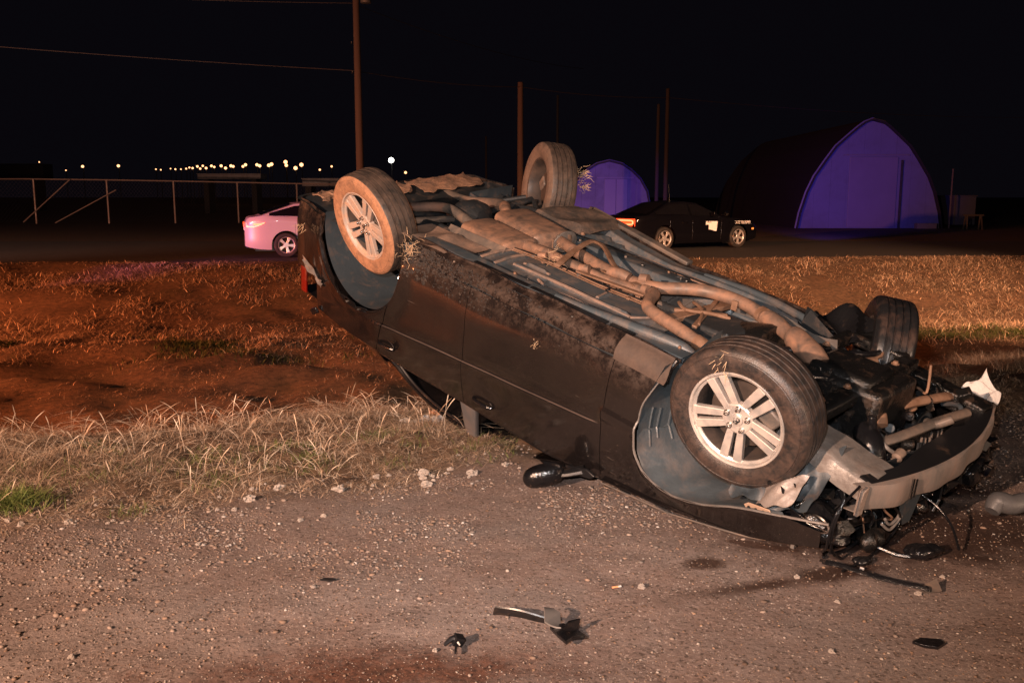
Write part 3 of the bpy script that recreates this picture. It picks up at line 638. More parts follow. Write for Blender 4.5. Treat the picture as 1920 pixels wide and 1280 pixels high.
# rear bumper cover, wraps the tail
def bpath(t):
    # t 0..1 from left arch round the tail to the right arch
    s_ = t*2-1; a = abs(s_); sgn = 1 if s_ < 0 else -1
    if a > .62: k = (a-.62)/.38; return (lerp(-3.90, -3.52, k), sgn*lerp(.865, .932, sm(k)))
    k = a/.62; th = k*math.pi/2; e = .42
    return (-3.88-.19*math.cos(th)**e, sgn*.868*math.sin(th)**e if th > 0 else 0)
def bump(u, v):
    x, y = bpath(u); z = lerp(.285, .80, v); sc = 1-.05*max(0, (.45-z)/.2)**1.5
    cx_ = -3.4; return (cx_+(x-cx_)*(sc if abs(y) < .86 else 1), y*(sc+.0), z)
b = MB(); b.grid(90, 18, bump); b.build('rear_bumper', m_paint, car, solid=.006)
b = MB(); b.grid(70, 6, lambda u, v: (lerp(bpath(u*.9+.05)[0], -3.45, v), bpath(u*.9+.05)[1]*(1-.12*v), .291+.07*v+.028*math.sin(u*25+v*4)*v)); b.build('bumper_underside', m_cav, car)
m_torn = M('torn_dusty_plastic', (.06,.05,.045), .6, 0, ((.34,.175,.10), .70, 7), (20,.6,.02))
for y0, y1, x0 in ((.30, -.10, -3.80), (-.16, -.80, -3.74), (.70, .34, -3.86)):
    b = MB(); b.grid(24, 10, lambda u, v: (lerp(-4.03, x0, v)+.02*math.sin(u*17), lerp(y0, y1, u)+.02*math.sin(v*7), .285-.018*math.sin(v*3.1)*(.5+.5*math.sin(u*5+y0*5))+.02*v+.006*math.sin(u*23+v*11)+.004*math.sin(u*41-v*17))); b.build('torn_bumper_flap', m_torn, car, solid=.004)
for sg in (1, -1):
    def tl(u, v):
        t = lerp(.185, .33, u); x, y = bpath(t); z = lerp(.80, 1.02, v); k = .90*1.0; return (-3.4+(x+3.4)*.985, sg*y*.975, z)
    b = MB(); b.grid(16, 6, tl); b.build('tail_light', m_redlens, car, solid=.01)
b = MB(); b.grid(30, 6, lambda u, v: (-4.035-.01*math.sin(u*3.14), lerp(.62, -.62, u), lerp(.80, 1.03, v))); b.build('boot_panel', m_paint, car, solid=.006)
b = MB(); b.grid(8, 5, lambda u, v: (lerp(-3.50, -3.80, u), lerp(.942, .915, u)+.010*math.sin(v*9+u*7), lerp(.775, .83, v)-.09*u+.012*math.sin(u*11))); b.build('bumper_gouge', m_sil, car, solid=.003, off=1)
b = MB(); b.box((-3.62, .93, 1.06), (.10, .02, .05), (.3,.5,.1)); b.build('trim_fragment', m_blkg, car, bevel=.006)
FAR_A = [(-2.45,0),(-2.05,.085),(-1.6,.135),(-1.0,.13),(-.5,.155),(.1,.16)]
def crush(v):   # the far sill is driven in
    return [(x, y*(1-.06*sm((-.3-y)/.5)), z+pl(x, FAR_A)*sm((-.25-y)/.5)) if y < -.25 and -2.5 < x < .1 else (x, y, z) for x, y, z in v]
for o in list(car.children):
    if o.type == 'MESH' and o.name.split('.')[0] in ('rocker_panel', 'front_door', 'rear_door', 'front_fender', 'inner_door_shell', 'front_wheel_liner', 'fender_crown', 'belt_moulding', 'arch_lip'):
        co = crush([tuple(v.co) for v in o.data.vertices])
        for v, c in zip(o.data.vertices, co): v.co = c
# -------- mirror lying folded on the ground
mir = Vector((-1.0, 1.05, 1.085)); e1 = Vector((.66, -.74, -.08)).normalized(); e3 = Vector((-.247, -.114, -.962)); e2 = e3.cross(e1).normalized(); e3 = e1.cross(e2)
b = MB()
def mr(u, v):
    a = u*2*math.pi; e = (v-.5)*math.pi; c_ = math.cos(e)**.6
    return tuple(mir+e1*math.copysign(abs(math.cos(a))**.75, math.cos(a))*c_*.118+e2*math.copysign(abs(math.sin(a))**.8, math.sin(a))*c_*.065+e3*(math.sin(e)*.062+.018*math.cos(a)))
b.grid(25, 13, mr); mo = b.build('door_mirror', m_blkg, car, angle=60)
b = MB(); b.tube([(-.84, .90, 1.02), (-.90, .96, 1.05), (-.95, 1.0, 1.07)], [.040, .035, .03], 10, 3, flat=.6); b.build('mirror_arm', m_blk, mo)
b = MB(); b.prism([(-.97,1.045),(-.80,.985),(-.735,1.0),(-.76,1.03),(-.93,1.075)], lambda a, c, hh: (a, .915+hh, c), 0, .02); b.build('mirror_sail', m_blk, mo, bevel=.005)

# -------- floor pan with pressed ribs
def ridge(d, w): return math.exp(-(d/w)**2)
def fz(x, y):
    a = abs(y); z = .250
    z += .115*sm((.235-a)/.05)                                   # tunnel
    z -= .050*sm((a-.655)/.03)*sm((.80-a)/.02)                   # sill rail
    z -= .028*sm((a-.800)/.02)
    z -= .020*ridge(a-.50, .009)*sm((x+1.98)/.05)*sm((-.98-x)/.05)
    z -= .018*ridge(a-.59-.02*sm((x+1.7)/.1), .009)*sm((x+1.62)/.04)*sm((-1.12-x)/.05)
    z -= .018*ridge(a-.42, .009)*sm((x+1.95)/.05)*sm((-1.72-x)/.05)
    z -= .014*ridge(x+1.62-.5*(a-.55), .013)*sm((a-.50)/.02)*sm((.62-a)/.02)
    for xr in (-2.04, -2.17): z -= .030*ridge(x-xr-.10*(a-.4), .018)*sm((a-.26)/.05)*sm((.66-a)/.05)
    z -= .010*ridge(x+1.30, .010)*sm((a-.30)/.02)*sm((.45-a)/.02)
    z += .05*sm((x+.92+.25*(a-.5))/.05)*sm((.66-a)/.03)          # step up to the toe board
    z += .010*ridge(x+1.05, .03)*ridge(a-.57, .035)
    z += .03*sm((-2.25-x)/.05)*sm((.62-a)/.05)
    return z+.004*math.sin(x*6.3+y*9)
b = MB(); b.grid(230, 330, lambda u, v: (lerp(-2.55, -.40, u), lerp(-.86, .86, v), fz(lerp(-2.55, -.40, u), lerp(-.86, .86, v))), flip=True)
b.v = crush(b.v)
b.build('floor_pan', m_floor, car, angle=60)
m_rib = M('dusty_floor_rib', (.075, .085, .09), .5, .2, ((.34, .20, .135), .62, 9))
for pts in ([(-1.96, .50), (-1.5, .50), (-.99, .505)], [(-1.70, .535), (-1.63, .565), (-1.55, .60), (-1.35, .605), (-1.14, .61)], [(-1.95, .42), (-1.72, .42)], [(-2.04, .30), (-2.03, .45), (-2.01, .62)], [(-2.17, .30), (-2.16, .45), (-2.14, .62)], [(-.985, .51), (-.93, .42), (-.90, .30)], [(-1.33, .33), (-1.30, .44)], [(-1.08, .60), (-1.02, .62), (-.99, .66)], [(-1.95, -.45), (-1.1, -.46)], [(-1.9, -.58), (-1.2, -.60)]):
    b = MB(); q_ = [(x_, y_, fz(x_, y_)+.002+(0 if y_ > -.25 else pl(x_, FAR_A)*sm((-.25-y_)/.5))) for x_, y_ in pts]; b.tube(q_, .011, 8, 6, flat=1.0); b.build('floor_rib', m_rib, car)
for x0, x1 in ((-2.02, -1.55), (-1.52, -.93), (-.90, -.74)):
    b = MB(); b.box(((x0+x1)/2, .768, .197), (x1-x0, .026, .012)); b.build('sill_slot', m_blk, car)
for sg in (1, -1):
    b = MB(); b.tube([(-1.35, sg*.735, .200), (-1.0, sg*.725, .192), (-.75, sg*.70, .192), (-.52, sg*.655, .205), (-.44, sg*.64, .23)], [.02, .026, .034, .034, .02], 12, 5, flat=.9); b.v = crush(b.v); b.build('frame_rail', m_floor, car)
# rear floor and subframe
b = MB()
def rf(u, v):
    x = lerp(-3.95, -2.52, u); y = lerp(-.84, .84, v); a = abs(y)
    z = .42+.05*math.sin(x*5+y*4)*.5-.17*sm((x+2.85)/.25)*sm((a-.42)/.08)-.04*sm((a-.6)/.1); return (x, y*(1 if x > -3.5 else .93), z)
b.grid(60, 60, rf, flip=True); b.build('rear_floor', m_under, car)
b = MB(); b.grid(26, 22, lambda u, v: (lerp(-2.86, -2.24, u), lerp(.46, .84, v), .232+.018*math.sin(u*9)*math.sin(v*6)-.012*ridge(u-.5, .05)-.03*sm((v-.82)/.1))); b.build('rear_seat_pan', M('dusty_brown_pan', (.10,.085,.075), .6, .2, ((.26,.15,.10), .60, 7), (25,.5,.01)), car)
b = MB()
for y0 in (.40, -.46):
    b.tube([(-2.55, y0, .30), (-2.8, y0*1.05, .27), (-3.05, y0, .30), (-3.35, y0*.9, .33)], .045, 10, 4)
b.tube([(-2.72, -.46, .28), (-2.70, 0, .26), (-2.72, .40, .28)], .04, 10, 4); b.tube([(-3.3, -.42, .32), (-3.34, 0, .34), (-3.3, .38, .32)], .045, 10, 4); b.build('rear_subframe', m_cav, car)
b = MB(); b.lathe([(0, -.16), (.09, -.15), (.13, -.06), (.13, .06), (.09, .15), (0, .16)], 20, (-3.02, -.02, .30), axis='y'); b.build('differential', m_cav, car)
for sg in (1, -1):
    b = MB(); b.tube([(-2.62, sg*.40, .30), (-2.85, sg*.55, .27), (-3.0, sg*.66, .25)], .022, 8, 4); b.tube([(-3.02, sg*.10, .29), (-3.03, sg*.66, .24)], .024, 10); b.tube([(-3.3, sg*.38, .31), (-3.1, sg*.66, .24)], .02, 8); b.build('rear_control_arm', m_exhd if sg > 0 else m_cav, car)
b = MB()
def tank(u, v):
    x = lerp(-2.74, -2.18, u); y = lerp(-.82, -.34, v); e = min(u, 1-u, v, 1-v); return (x, y, .25-.055*sm(e/.12)+.012*math.sin(u*8+v*5))
b.grid(24, 20, tank); b.build('fuel_tank', M('dusty_tank_plastic', (.045,.038,.034), .6, 0, ((.17,.10,.066), .34, 9), (16,.5,.02)), car)
b = MB(); b.bar((-2.53, -.80, .20), (-1.55, -.78, .325), .07, .03); b.build('far_sill_flange', m_exhd, car, bevel=.008)
# mufflers and exhaust
def muffler(c, L, W, H, rz):
    b = MB(); prof = []
    for t, k in ((0,.0),(0,.80),(.015,.93),(.04,1),(.96,1),(.985,.93),(1,.80),(1,0)): prof.append((t, k))
    n_ = 28
    def fn(u, v):
        i = u*(len(prof)-1); t, k = prof[int(round(i))]; a = v*2*math.pi
        cs, sn = math.cos(a), math.sin(a); p = Vector(((t-.5)*L, math.copysign(abs(cs)**.55, cs)*W/2*k, math.copysign(abs(sn)**.55, sn)*H/2*k)); p = Matrix.Rotation(rz, 3, 'Z') @ p
        return tuple(p+Vector(c))
    b.grid(len(prof), n_+1, fn); return b
mf = muffler((-2.42, .225, .245), .52, .30, .13, .10); mf.build('muffler', m_exh, car, angle=32)
mf = muffler((-2.42, -.09, .235), .58, .32, .15, .22); mo_ = mf.build('muffler', m_exh, car, angle=32)
b = MB(); b.lathe([(.0, -.012), (.07, -.012), (.075, 0), (.07, .004), (0, .004)], 24, axis='x'); b.xf(Matrix.Translation((-2.118, -.115, .235)) @ Matrix.Diagonal((1, 1.5, 1, 1))); b.build('muffler_end_cap', m_sil, mo_)
b = MB(); b.grid(18, 8, lambda u, v: (lerp(-2.72, -2.15, u), lerp(.40, .48, v), .205+.02*math.sin(v*3.1)+.05*v)); b.build('heat_shield', m_exhd, car, solid=.003)
def pipe(name, pts, r, mat=None, sub=6): b = MB(); b.tube(pts, r, 16, sub); return b.build(name, mat or m_exh, car, angle=45)
pipe('exhaust_pipe', [(-2.17, .205, .225), (-1.95, .215, .215), (-1.75, .20, .23), (-1.45, .17, .25), (-1.24, .14, .24), (-1.12, .15, .215), (-1.05, .27, .21), (-.975, .375, .205), (-.87, .42, .21), (-.70, .445, .22), (-.50, .47, .245)], .036)
pipe('exhaust_pipe', [(-2.13, -.07, .225), (-1.95, -.01, .22), (-1.7, .03, .235), (-1.4, .06, .24), (-1.20, .05, .225), (-1.02, -.07, .20), (-.90, -.12, .19), (-.72, -.145, .19), (-.55, -.12, .205), (-.40, -.07, .215)], .038)
pipe('catalytic_converter', [(-.50, -.105, .205), (-.47, -.095, .205), (-.40, -.068, .21), (-.37, -.055, .21), (-.30, -.025, .215), (-.285, -.02, .215), (-.25, -.005, .215), (-.10, .07, .23), (-.02, .11, .25)], [.048,.050,.050,.043,.043,.056,.064,.062,.05], sub=3)
pipe('pipe_clamp', [(-.56, -.125, .203), (-.525, -.112, .204)], .047, m_rust, 1)
pipe('flex_coupling', [(-.56, .465, .235), (-.50, .47, .245), (-.43, .475, .255)], [.040,.042,.037], m_rust, 4)
pipe('tail_pipe', [(-2.70, -.16, .24), (-2.80, -.19, .225), (-2.88, -.24, .22), (-2.95, -.30, .23)], .042)
pipe('tail_pipe', [(-2.93, -.29, .228), (-3.08, -.36, .25), (-3.3, -.38, .30), (-3.5, -.36, .33), (-3.85, -.42, .36)], .038, m_exhd)
pipe('tail_pipe', [(-2.68, .20, .25), (-2.85, .18, .23), (-3.1, .16, .22), (-3.4, .30, .28), (-3.8, .42, .35)], .036, m_exhd)
pipe('drive_shaft', [(-2.8, 0, .33), (-2.0, .03, .33), (-1.2, .02, .335), (-.85, 0, .34)], .032, m_exhd, 3)
b = MB(); b.tube([(-1.72, .365, .195), (-1.80, .13, .16), (-1.855, -.06, .15), (-1.83, -.11, .155), (-1.74, -.09, .165), (-1.55, .04, .185), (-1.42, .10, .20)], .024, 8, 4, flat=.45); b.build('tunnel_brace', m_rust, car)
for pts, r_ in (([(-1.5, .12, .21), (-1.42, .11, .20), (-1.36, .10, .21)], .035), ([(-1.64, .24, .21), (-1.58, .22, .2)], .028), ([(-1.30, .06, .2), (-1.25, .05, .19)], .03), ([(-1.17, .19, .2), (-1.13, .19, .195)], .03), ([(-1.95, .30, .21), (-1.9, .28, .2)], .02)):
    pipe('exhaust_hanger', pts, r_, m_exh, 2)
b = MB(); b.bar((-1.62, .285, .215), (-1.12, .23, .215), .035, .012); b.build('heat_shield_edge', m_rust, car, bevel=.004)
b = MB(); b.grid(10, 8, lambda u, v: (lerp(-.95, -.80, u), lerp(.18, .50, v), .255+.03*u+.006*math.sin(v*60))); b.build('crinkled_heat_shield', m_sil, car, solid=.003)
# gearbox, sump, engine, subframe
b = MB(); b.lathe([(0, -.30), (.10, -.30), (.13, -.10), (.18, .10), (.21, .20), (.21, .24), (0, .24)], 24, (-.62, 0, .40), axis='x'); b.build('gearbox', m_oil, car)
b = MB(); b.box((-.66, .10, .275), (.34, .30, .07)); b.build('gearbox_sump', m_cav, car, bevel=.02)
b = MB(); b.bar((-.86, .37, .25), (-.80, -.35, .25), .07, .03); b.bar((-.70, .30, .245), (-.86, -.12, .235), .03, .02); b.bar((-.92, .20, .24), (-.68, .02, .23), .025, .02); b.tube([(-.98, .08, .24), (-.85, .18, .22), (-.74, .10, .22), (-.66, .02, .24)], .012, 8, 4); b.tube([(-.95, -.02, .25), (-.80, .10, .22), (-.70, .26, .24)], .010, 8, 4); b.build('gearbox_crossmember', m_rust, car, bevel=.005)
b = MB(); b.grid(12, 10, lambda u, v: (lerp(-.80, -.12, u), lerp(-.20, -.27, v)-.02*math.sin(u*7), lerp(.21, .40, v)+.02*math.sin(u*9))); b.build('foil_heat_shield', m_sil, car, solid=.003)
b = MB(); b.box((.12, -.02, .40), (.46, .42, .30)); b.box((.10, .02, .26), (.34, .30, .10)); b.build('engine_block', m_oil, car, bevel=.03)
b = MB()
for a, c, w_, h_ in (((-.18, .52, .29), (.16, .50, .30), .09, .07), ((-.18, -.52, .29), (.16, -.50, .30), .09, .07), ((-.20, -.55, .30), (-.16, .55, .30), .08, .06), ((.17, -.52, .31), (.20, .52, .31), .10, .07)): b.bar(a, c, w_, h_)
b.build('front_subframe', m_oil, car, bevel=.015)
for sg in (1, -1):
    b = MB(); b.tube([(-.02, sg*.22, .31), (.03, sg*.45, .30), (.0, sg*.72, .30)], [.032, .026, .03], 12, 3); b.build('drive_half_shaft', m_rust, car)
    b = MB(); b.tube([(.16, sg*.45, .30), (.08, sg*.60, .27), (0, sg*.72, .25)], [.03, .024, .03], 10, 3); b.tube([(-.16, sg*.48, .29), (-.06, sg*.62, .26), (0, sg*.72, .25)], [.03, .024, .03], 10, 3); b.build('lower_control_arm', m_oil, car)
    b = MB(); b.tube([(0, sg*.70, .22), (0, sg*.68, .34), (-.02, sg*.62, .50)], [.035, .05, .03], 10, 3); b.tube([(-.02, sg*.60, .46), (-.03, sg*.58, .72)], .032, 12); b.build('knuckle', m_oil, car)
b = MB(); b.tube([(.02, .10, .27), (.05, -.14, .285), (.07, -.30, .30)], [.034, .034, .03], 14, 3); b.build('steering_rack', m_rust, car)
b = MB()
for i in range(4): b.tube([(.00+.012*i, .165-.03*i, .245), (.03+.012*i, .13-.03*i, .235)], .012, 8)
b.build('oil_cooler_ribs', m_sil, car)
b = MB(); b.tube([(-.20, .38, .27), (-.06, .32, .255), (.04, .20, .27), (.10, .06, .30)], .016, 10, 5); b.tube([(-.24, .30, .30), (-.1, .22, .27), (0, .02, .28), (.02, -.22, .30)], .013, 10, 5); b.tube([(-.3, .12, .26), (-.12, -.05, .25), (.02, -.30, .27), (.02, -.5, .30)], .018, 10, 5); b.build('hose', m_blkg, car)
# nose: rails, aprons, torn sheet metal, radiator frame, bumper beam
b = MB()
def railf(u, v):
    x = lerp(.12, .60, u); P_ = [(.46, .36), (.46, .33), (.60, .33), (.65, .345), (.665, .36), (.68, .41), (.685, .44)]
    i = min(int(v*6), 5); f_ = v*6-i; return (x, lerp(P_[i][0], P_[i+1][0], f_)+.01*math.sin(x*9), lerp(P_[i][1], P_[i+1][1], f_)+.10*u+.004*math.sin(x*30))
b.grid(14, 25, railf); b.build('front_rail', m_sil, car, solid=.004, angle=30)
b = MB(); b.bar((.10, -.58, .40), (.60, -.58, .46), .12, .10); b.build('front_rail', m_oil, car, bevel=.01)
b = MB(); b.grid(30, 20, lambda u, v: (lerp(.03, .42, u), lerp(.62, .86, v)+.03*math.sin(u*5), lerp(.43, .69, v)-.05*u+.02*math.sin(u*11+v*7)+.012*math.sin(u*23-v*13))); b.build('inner_wing', m_under, car, solid=.004)
b = MB(); b.grid(18, 14, lambda u, v: (lerp(.20, .37, u), lerp(.78, .885, v)+.03*math.sin(u*3.1), lerp(.55, .67, v)-.085*u-.035*math.sin(u*3.14)*math.sin(v*3.14)+.008*math.sin(u*13+v*9))); b.build('torn_wing_metal', M('pale_primer_metal', (.26,.225,.205), .42, .35, ((.12,.08,.06), .42, 16), (24,.5,.010), .5, 14), car, solid=.003)
b = MB(); b.prism([(.155,.685),(.175,.665),(.285,.645),(.30,.66),(.275,.70),(.19,.72)], lambda a, c, hh: (a, .91+hh, c), 0, .006); bk = b.build('fender_bracket', M('tan_bracket_metal', (.40,.27,.19), .5, .3), car, bevel=.002)
for hx in (.185, .222, .26):
    b = MB(); b.lathe([(0, .009), (.009, .009)], 10, (hx, .91, .686-.35*(hx-.185)*.6)); b.build('bracket_hole', m_blk, bk)
b = MB(); b.prism([(.27,.66),(.34,.63),(.37,.655),(.345,.72),(.29,.705)], lambda a, c, hh: (a, .90+hh, c), 0, .006); b.build('torn_liner_flap', m_liner, car)
# headlamp carcass, black and broken
b = MB()
def hl(u, v):
    a = u*2*math.pi; e = v*math.pi; return (.44+.155*math.cos(a)*math.sin(e)*(1+.14*math.sin(5*a)), .75+.10*math.cos(e), .685+.085*math.sin(a)*math.sin(e)*(1+.2*math.sin(3*a+1)))
b.grid(26, 12, hl); hlo = b.build('headlamp_housing', m_blkg, car)
b = MB(); b.lathe([(.0, -.03), (.035, -.02), (.055, .01), (.060, .015), (.052, .018)], 24, axis='y'); b.xf(Matrix.Translation((.48, .835, .63)) @ Matrix.Diagonal((1.2, 1, .7, 1))); b.build('lamp_reflector', m_chrome, hlo)
b = MB(); b.lathe([(.046, .0), (.055, .004), (.046, .008)], 24, axis='y'); b.xf(Matrix.Translation((.40, .85, .70)) @ Matrix.Diagonal((1.3, 1, .55, 1))); b.build('lamp_ring', m_blk, hlo)
b = MB(); b.prism([(.345,.745),(.36,.715),(.43,.69),(.455,.70),(.45,.735),(.38,.765)], lambda a, c, hh: (a, .83+hh, c), 0, .015); b.build('lamp_bracket', M('grey_bracket_plastic', (.10,.10,.105), .5), hlo, bevel=.004)
b = MB(); b.prism([(.395,.76),(.41,.758),(.42,.835),(.40,.835)], lambda a, c, hh: (a, .85+hh, c), 0, .008); b.build('lamp_tab', m_sil, hlo)
for i in range(16):
    rr = random.Random(i); x = rr.uniform(.28, .60); y = rr.uniform(.45, .80); z = rr.uniform(.62, .80)
    b = MB(); b.prism([(-.05, -.02), (.0, -.035), (.05, -.01), (.03, .03), (-.03, .035)], lambda a, c, hh: (a*rr.uniform(.8, 1.3), hh, c*rr.uniform(.7, 1.3)), -.005, .005)
    b.xf(Matrix.Translation((x, y, z)) @ Euler((rr.uniform(-1.2, 1.2), rr.uniform(-1.2, 1.2), rr.uniform(0, 6))).to_matrix().to_4x4()); b.build('broken_plastic', [m_blkg, m_blk, m_oil][i % 3], car, smooth=False, bevel=.002)
# bumper beam
bx = lambda y: .725-.26*y*y
def beam(u, v):
    y = lerp(.73, -.72, u); P_ = [(-.030, .440), (0, .442), (.004, .47), (.005, .50), (.004, .535), (0, .563), (-.05, .568)]
    i = min(int(v*6), 5); f_ = v*6-i; wob = .014*math.sin(y*15)*math.exp(-((y-.5)/.28)**2)+.005*math.sin(y*23+v*3)-.012*math.exp(-((y+.15)/.10)**2)*math.sin(v*3.1)
    return (bx(y)+lerp(P_[i][0], P_[i+1][0], f_)+wob, y, lerp(P_[i][1], P_[i+1][1], f_)+.02*(y-.1)*(-.35))
b = MB(); b.grid(60, 13, beam); bm = b.build('bumper_beam', m_beam, car, solid=.005, angle=28)
b = MB(); b.grid(50, 6, lambda u, v: (bx(lerp(.66, -.72, u))-.012-.13*v*(.45+.55*sm((.5-lerp(.66, -.72, u))/.4)), lerp(.66, -.72, u), .434-.007*(lerp(.66, -.72, u)-.1)-.012*v)); b.build('beam_flange', m_blk, car, solid=.012)
b = MB(); b.grid(50, 8, lambda u, v: (bx(lerp(.45, -.66, u))-.15-.02*v, lerp(.45, -.66, u), .44+.17*v)); b.build('beam_backing', m_cav, car, solid=.008)
b = MB(); b.grid(16, 9, lambda u, v: tuple(Vector(beam(lerp(.03, .235+.02*math.sin(v*19), u), lerp(.18, .82, v)))+Vector((.004, 0, 0)))); b.build('beam_stain', m_exhd, bm)
for yy, ht in ((.49, .12), (.42, .11), (.40, .10)):
    b = MB(); b.box((bx(yy)+.012, yy, .50), (.004, .008, ht), (.12, 0, .25)); b.build('beam_crease', m_oil, bm)
b = MB(); b.prism([(-.06,-.07),(.05,-.06),(.055,.07),(-.05,.075)], lambda a, c, hh: (.59+hh, .72+a*.5, .50+c), 0, .02); b.build('crushed_beam_end', M('crushed_end_metal', (.34,.28,.24), .45, .4, ((.30,.19,.14), .5, 12), (14, .8, .03)), car, bevel=.006)
b = MB(); b.prism([(-.16, .58), (.10, .575), (-.02, .75), (-.10, .76)], lambda a, c, hh: (.655+hh, .35+a, c), 0, .008); b.build('hanging_plate', m_under, car, bevel=.002)
# radiator frame
b = MB(); b.tube([(.27, .02, .41), (.36, -.28, .40), (.42, -.56, .42)], .030, 12, 4, flat=.8); b.build('radiator_tie_bar', m_rust, car)
b = MB(); b.tube([(.43, .30, .43), (.47, .16, .42), (.52, -.16, .41), (.555, -.42, .42)], .028, 12, 4, flat=.8); b.build('radiator_lower_bar', m_exhd, car)
b = MB(); b.box((.50, -.10, .60), (.06, .86, .34), (0, .12, .12)); b.build('radiator', m_oil, car, bevel=.01)
b = MB(); b.grid(30, 40, lambda u, v: (lerp(.24, .50, u), lerp(.10, -.46, v), .53+.04*math.sin(u*8)*math.sin(v*9)+.02*math.sin(u*17+v*23)+.02*u)); b.build('splash_shield', m_cav, car, solid=.004)
b = MB(); b.grid(30, 26, lambda u, v: (lerp(.08, .30, u), lerp(.40, .14, v), .40+.03*math.sin(u*5+v*3)+.02*math.sin(u*19+v*11)+.09*u+.07)); b.build('splash_shield', m_cav, car, solid=.004)
b = MB(); b.tube([(.14, .02, .36), (.20, .05, .34), (.28, .08, .36), (.36, .13, .42)], [.05, .07, .065, .04], 14, 4, flat=.7); b.build('intake_duct', m_rust, car)
b = MB(); b.tube([(.33, .26, .40), (.40, .30, .44), (.46, .34, .52), (.50, .36, .60)], [.05, .07, .065, .05], 12, 4); b.build('washer_bottle', m_blkg, car)
b = MB(); b.tube([(.42, .28, .40), (.48, .29, .43), (.53, .26, .47), (.56, .30, .56)], .010, 8, 5); b.build('bent_rod', m_sil, car)
for i in range(26):
    rr = random.Random(100+i); x = rr.uniform(-.05, .55); y = rr.uniform(-.75, .35); z = rr.uniform(.36, .56)
    if i % 2: b = MB(); b.box((0,0,0), (rr.uniform(.04,.14), rr.uniform(.03,.09), rr.uniform(.03,.08)))
    else: b = MB(); b.tube([(-.07,0,0), (0,.03,.02), (.07,-.01,.0)], rr.uniform(.008,.024), 8, 4)
    b.xf(Matrix.Translation((x, y, z)) @ Euler((rr.uniform(-1, 1), rr.uniform(-1, 1), rr.uniform(0, 6))).to_matrix().to_4x4()); b.build('engine_fitting', [m_oil, m_blkg, m_rust, m_oil, m_exhd][i % 5], car, bevel=.005)
# right-hand front corner: torn liner and lamp
b = MB(); b.grid(16, 12, lambda u, v: (lerp(-.50, -.06, u), lerp(-.46, -.72, v)+.04*math.sin(u*9), .30-.10*math.sin(u*3.1)*v+.03*math.sin(u*12+v*7))); b.build('torn_liner', m_blk, car, solid=.004)
b = MB(); b.grid(12, 10, lambda u, v: (lerp(.25, .62, u), lerp(-.55, -.86, v), lerp(.60, .80, v)+.03*math.sin(u*9+v*4))); b.build('torn_wing_metal', m_paint, car, solid=.005)
b = MB(); b.lathe([(0, -.03), (.03, -.02), (.045, .01), (.05, .02)], 20, (.0, 0, 0), axis='x'); b.xf(Matrix.Translation((.70, -.50, .70))); b.build('lamp_reflector', m_chrome, car)
b = MB(); b.box((.66, -.46, .72), (.08, .2, .1), (.3, .2, 0)); b.build('headlamp_housing', m_blkg, car, bevel=.02)
# grille and bumper scraps between beam and ground
for i in range(22):
    rr = random.Random(300+i); y = rr.uniform(-.6, .55); x = .64-.2*y*y+rr.uniform(-.06, .05); z = rr.uniform(.62, .79)
    b = MB(); b.prism([(-.07, -.02), (.02, -.035), (.08, -.005), (.03, .03), (-.05, .03)], lambda a, c, hh: (hh, a, c), -.006, .006)
    b.xf(Matrix.Translation((x, y, z)) @ Euler((rr.uniform(-.9, .9), rr.uniform(-.6, .6), rr.uniform(-.8, .8))).to_matrix().to_4x4()); b.build('broken_plastic', [m_blkg, m_blk, m_oil][i % 3], car, smooth=False, bevel=.002)
b = MB(); b.grid(60, 22, lambda u, v: (.60-.22*lerp(.62, -.70, u)**2+.035*math.sin(u*31+v*7)+.02*math.sin(u*57-v*13), lerp(.62, -.70, u)+.02*math.sin(v*17+u*9), lerp(.575, .80-.05*abs(u-.4), v)+.015*math.sin(u*43))); b.build('grille_carcass', m_blkg, car, solid=.004)
for i in range(70):
    rr = random.Random(2500+i); x = rr.uniform(.16, .60); y = rr.uniform(.50, .88)-.12*(x > .45); z = rr.uniform(.50, .80)-.15*max(0, x-.3); n_ = rr.randint(4, 7)
    if z > hoodl(min(x, .57))-.02: continue
    po = [(rr.uniform(.5, 1)*math.cos(2*math.pi*k_/n_), rr.uniform(.4, 1)*math.sin(2*math.pi*k_/n_)) for k_ in range(n_)]; sc_ = rr.uniform(.015, .05)
    b = MB(); b.prism(po, lambda a, c, hh: (a*sc_*1.4, c*sc_, hh+.3*a*a*sc_), -.002, .002)
    b.xf(Matrix.Translation((x, y, z)) @ Euler((rr.uniform(-1.5, 1.5), rr.uniform(-1.5, 1.5), rr.uniform(0, 6))).to_matrix().to_4x4()); b.build('broken_plastic', [m_blkg, m_blk, m_oil, m_blk, m_under][i % 5], car, smooth=False)
for i in range(26):
    rr = random.Random(3300+i); y = rr.uniform(-.3, .8); x = .56-.15*y*y+rr.uniform(-.12, .08); p0 = (x, y, rr.uniform(.50, .62)); dz = rr.uniform(.08, .2)
    pts = [p0, (x+rr.uniform(-.04, .05), y+rr.uniform(-.06, .06), p0[2]+dz*.4), (x+rr.uniform(-.05, .08), y+rr.uniform(-.1, .1), p0[2]+dz*.8), (x+rr.uniform(-.03, .10), y+rr.uniform(-.12, .12), min(p0[2]+dz, .77))]
    b = MB(); b.tube(pts, rr.uniform(.0025, .006), 6, 6); b.build('dangling_wire', [m_blkg, m_blk, m_rust][i % 3 if i % 7 else 2], car)
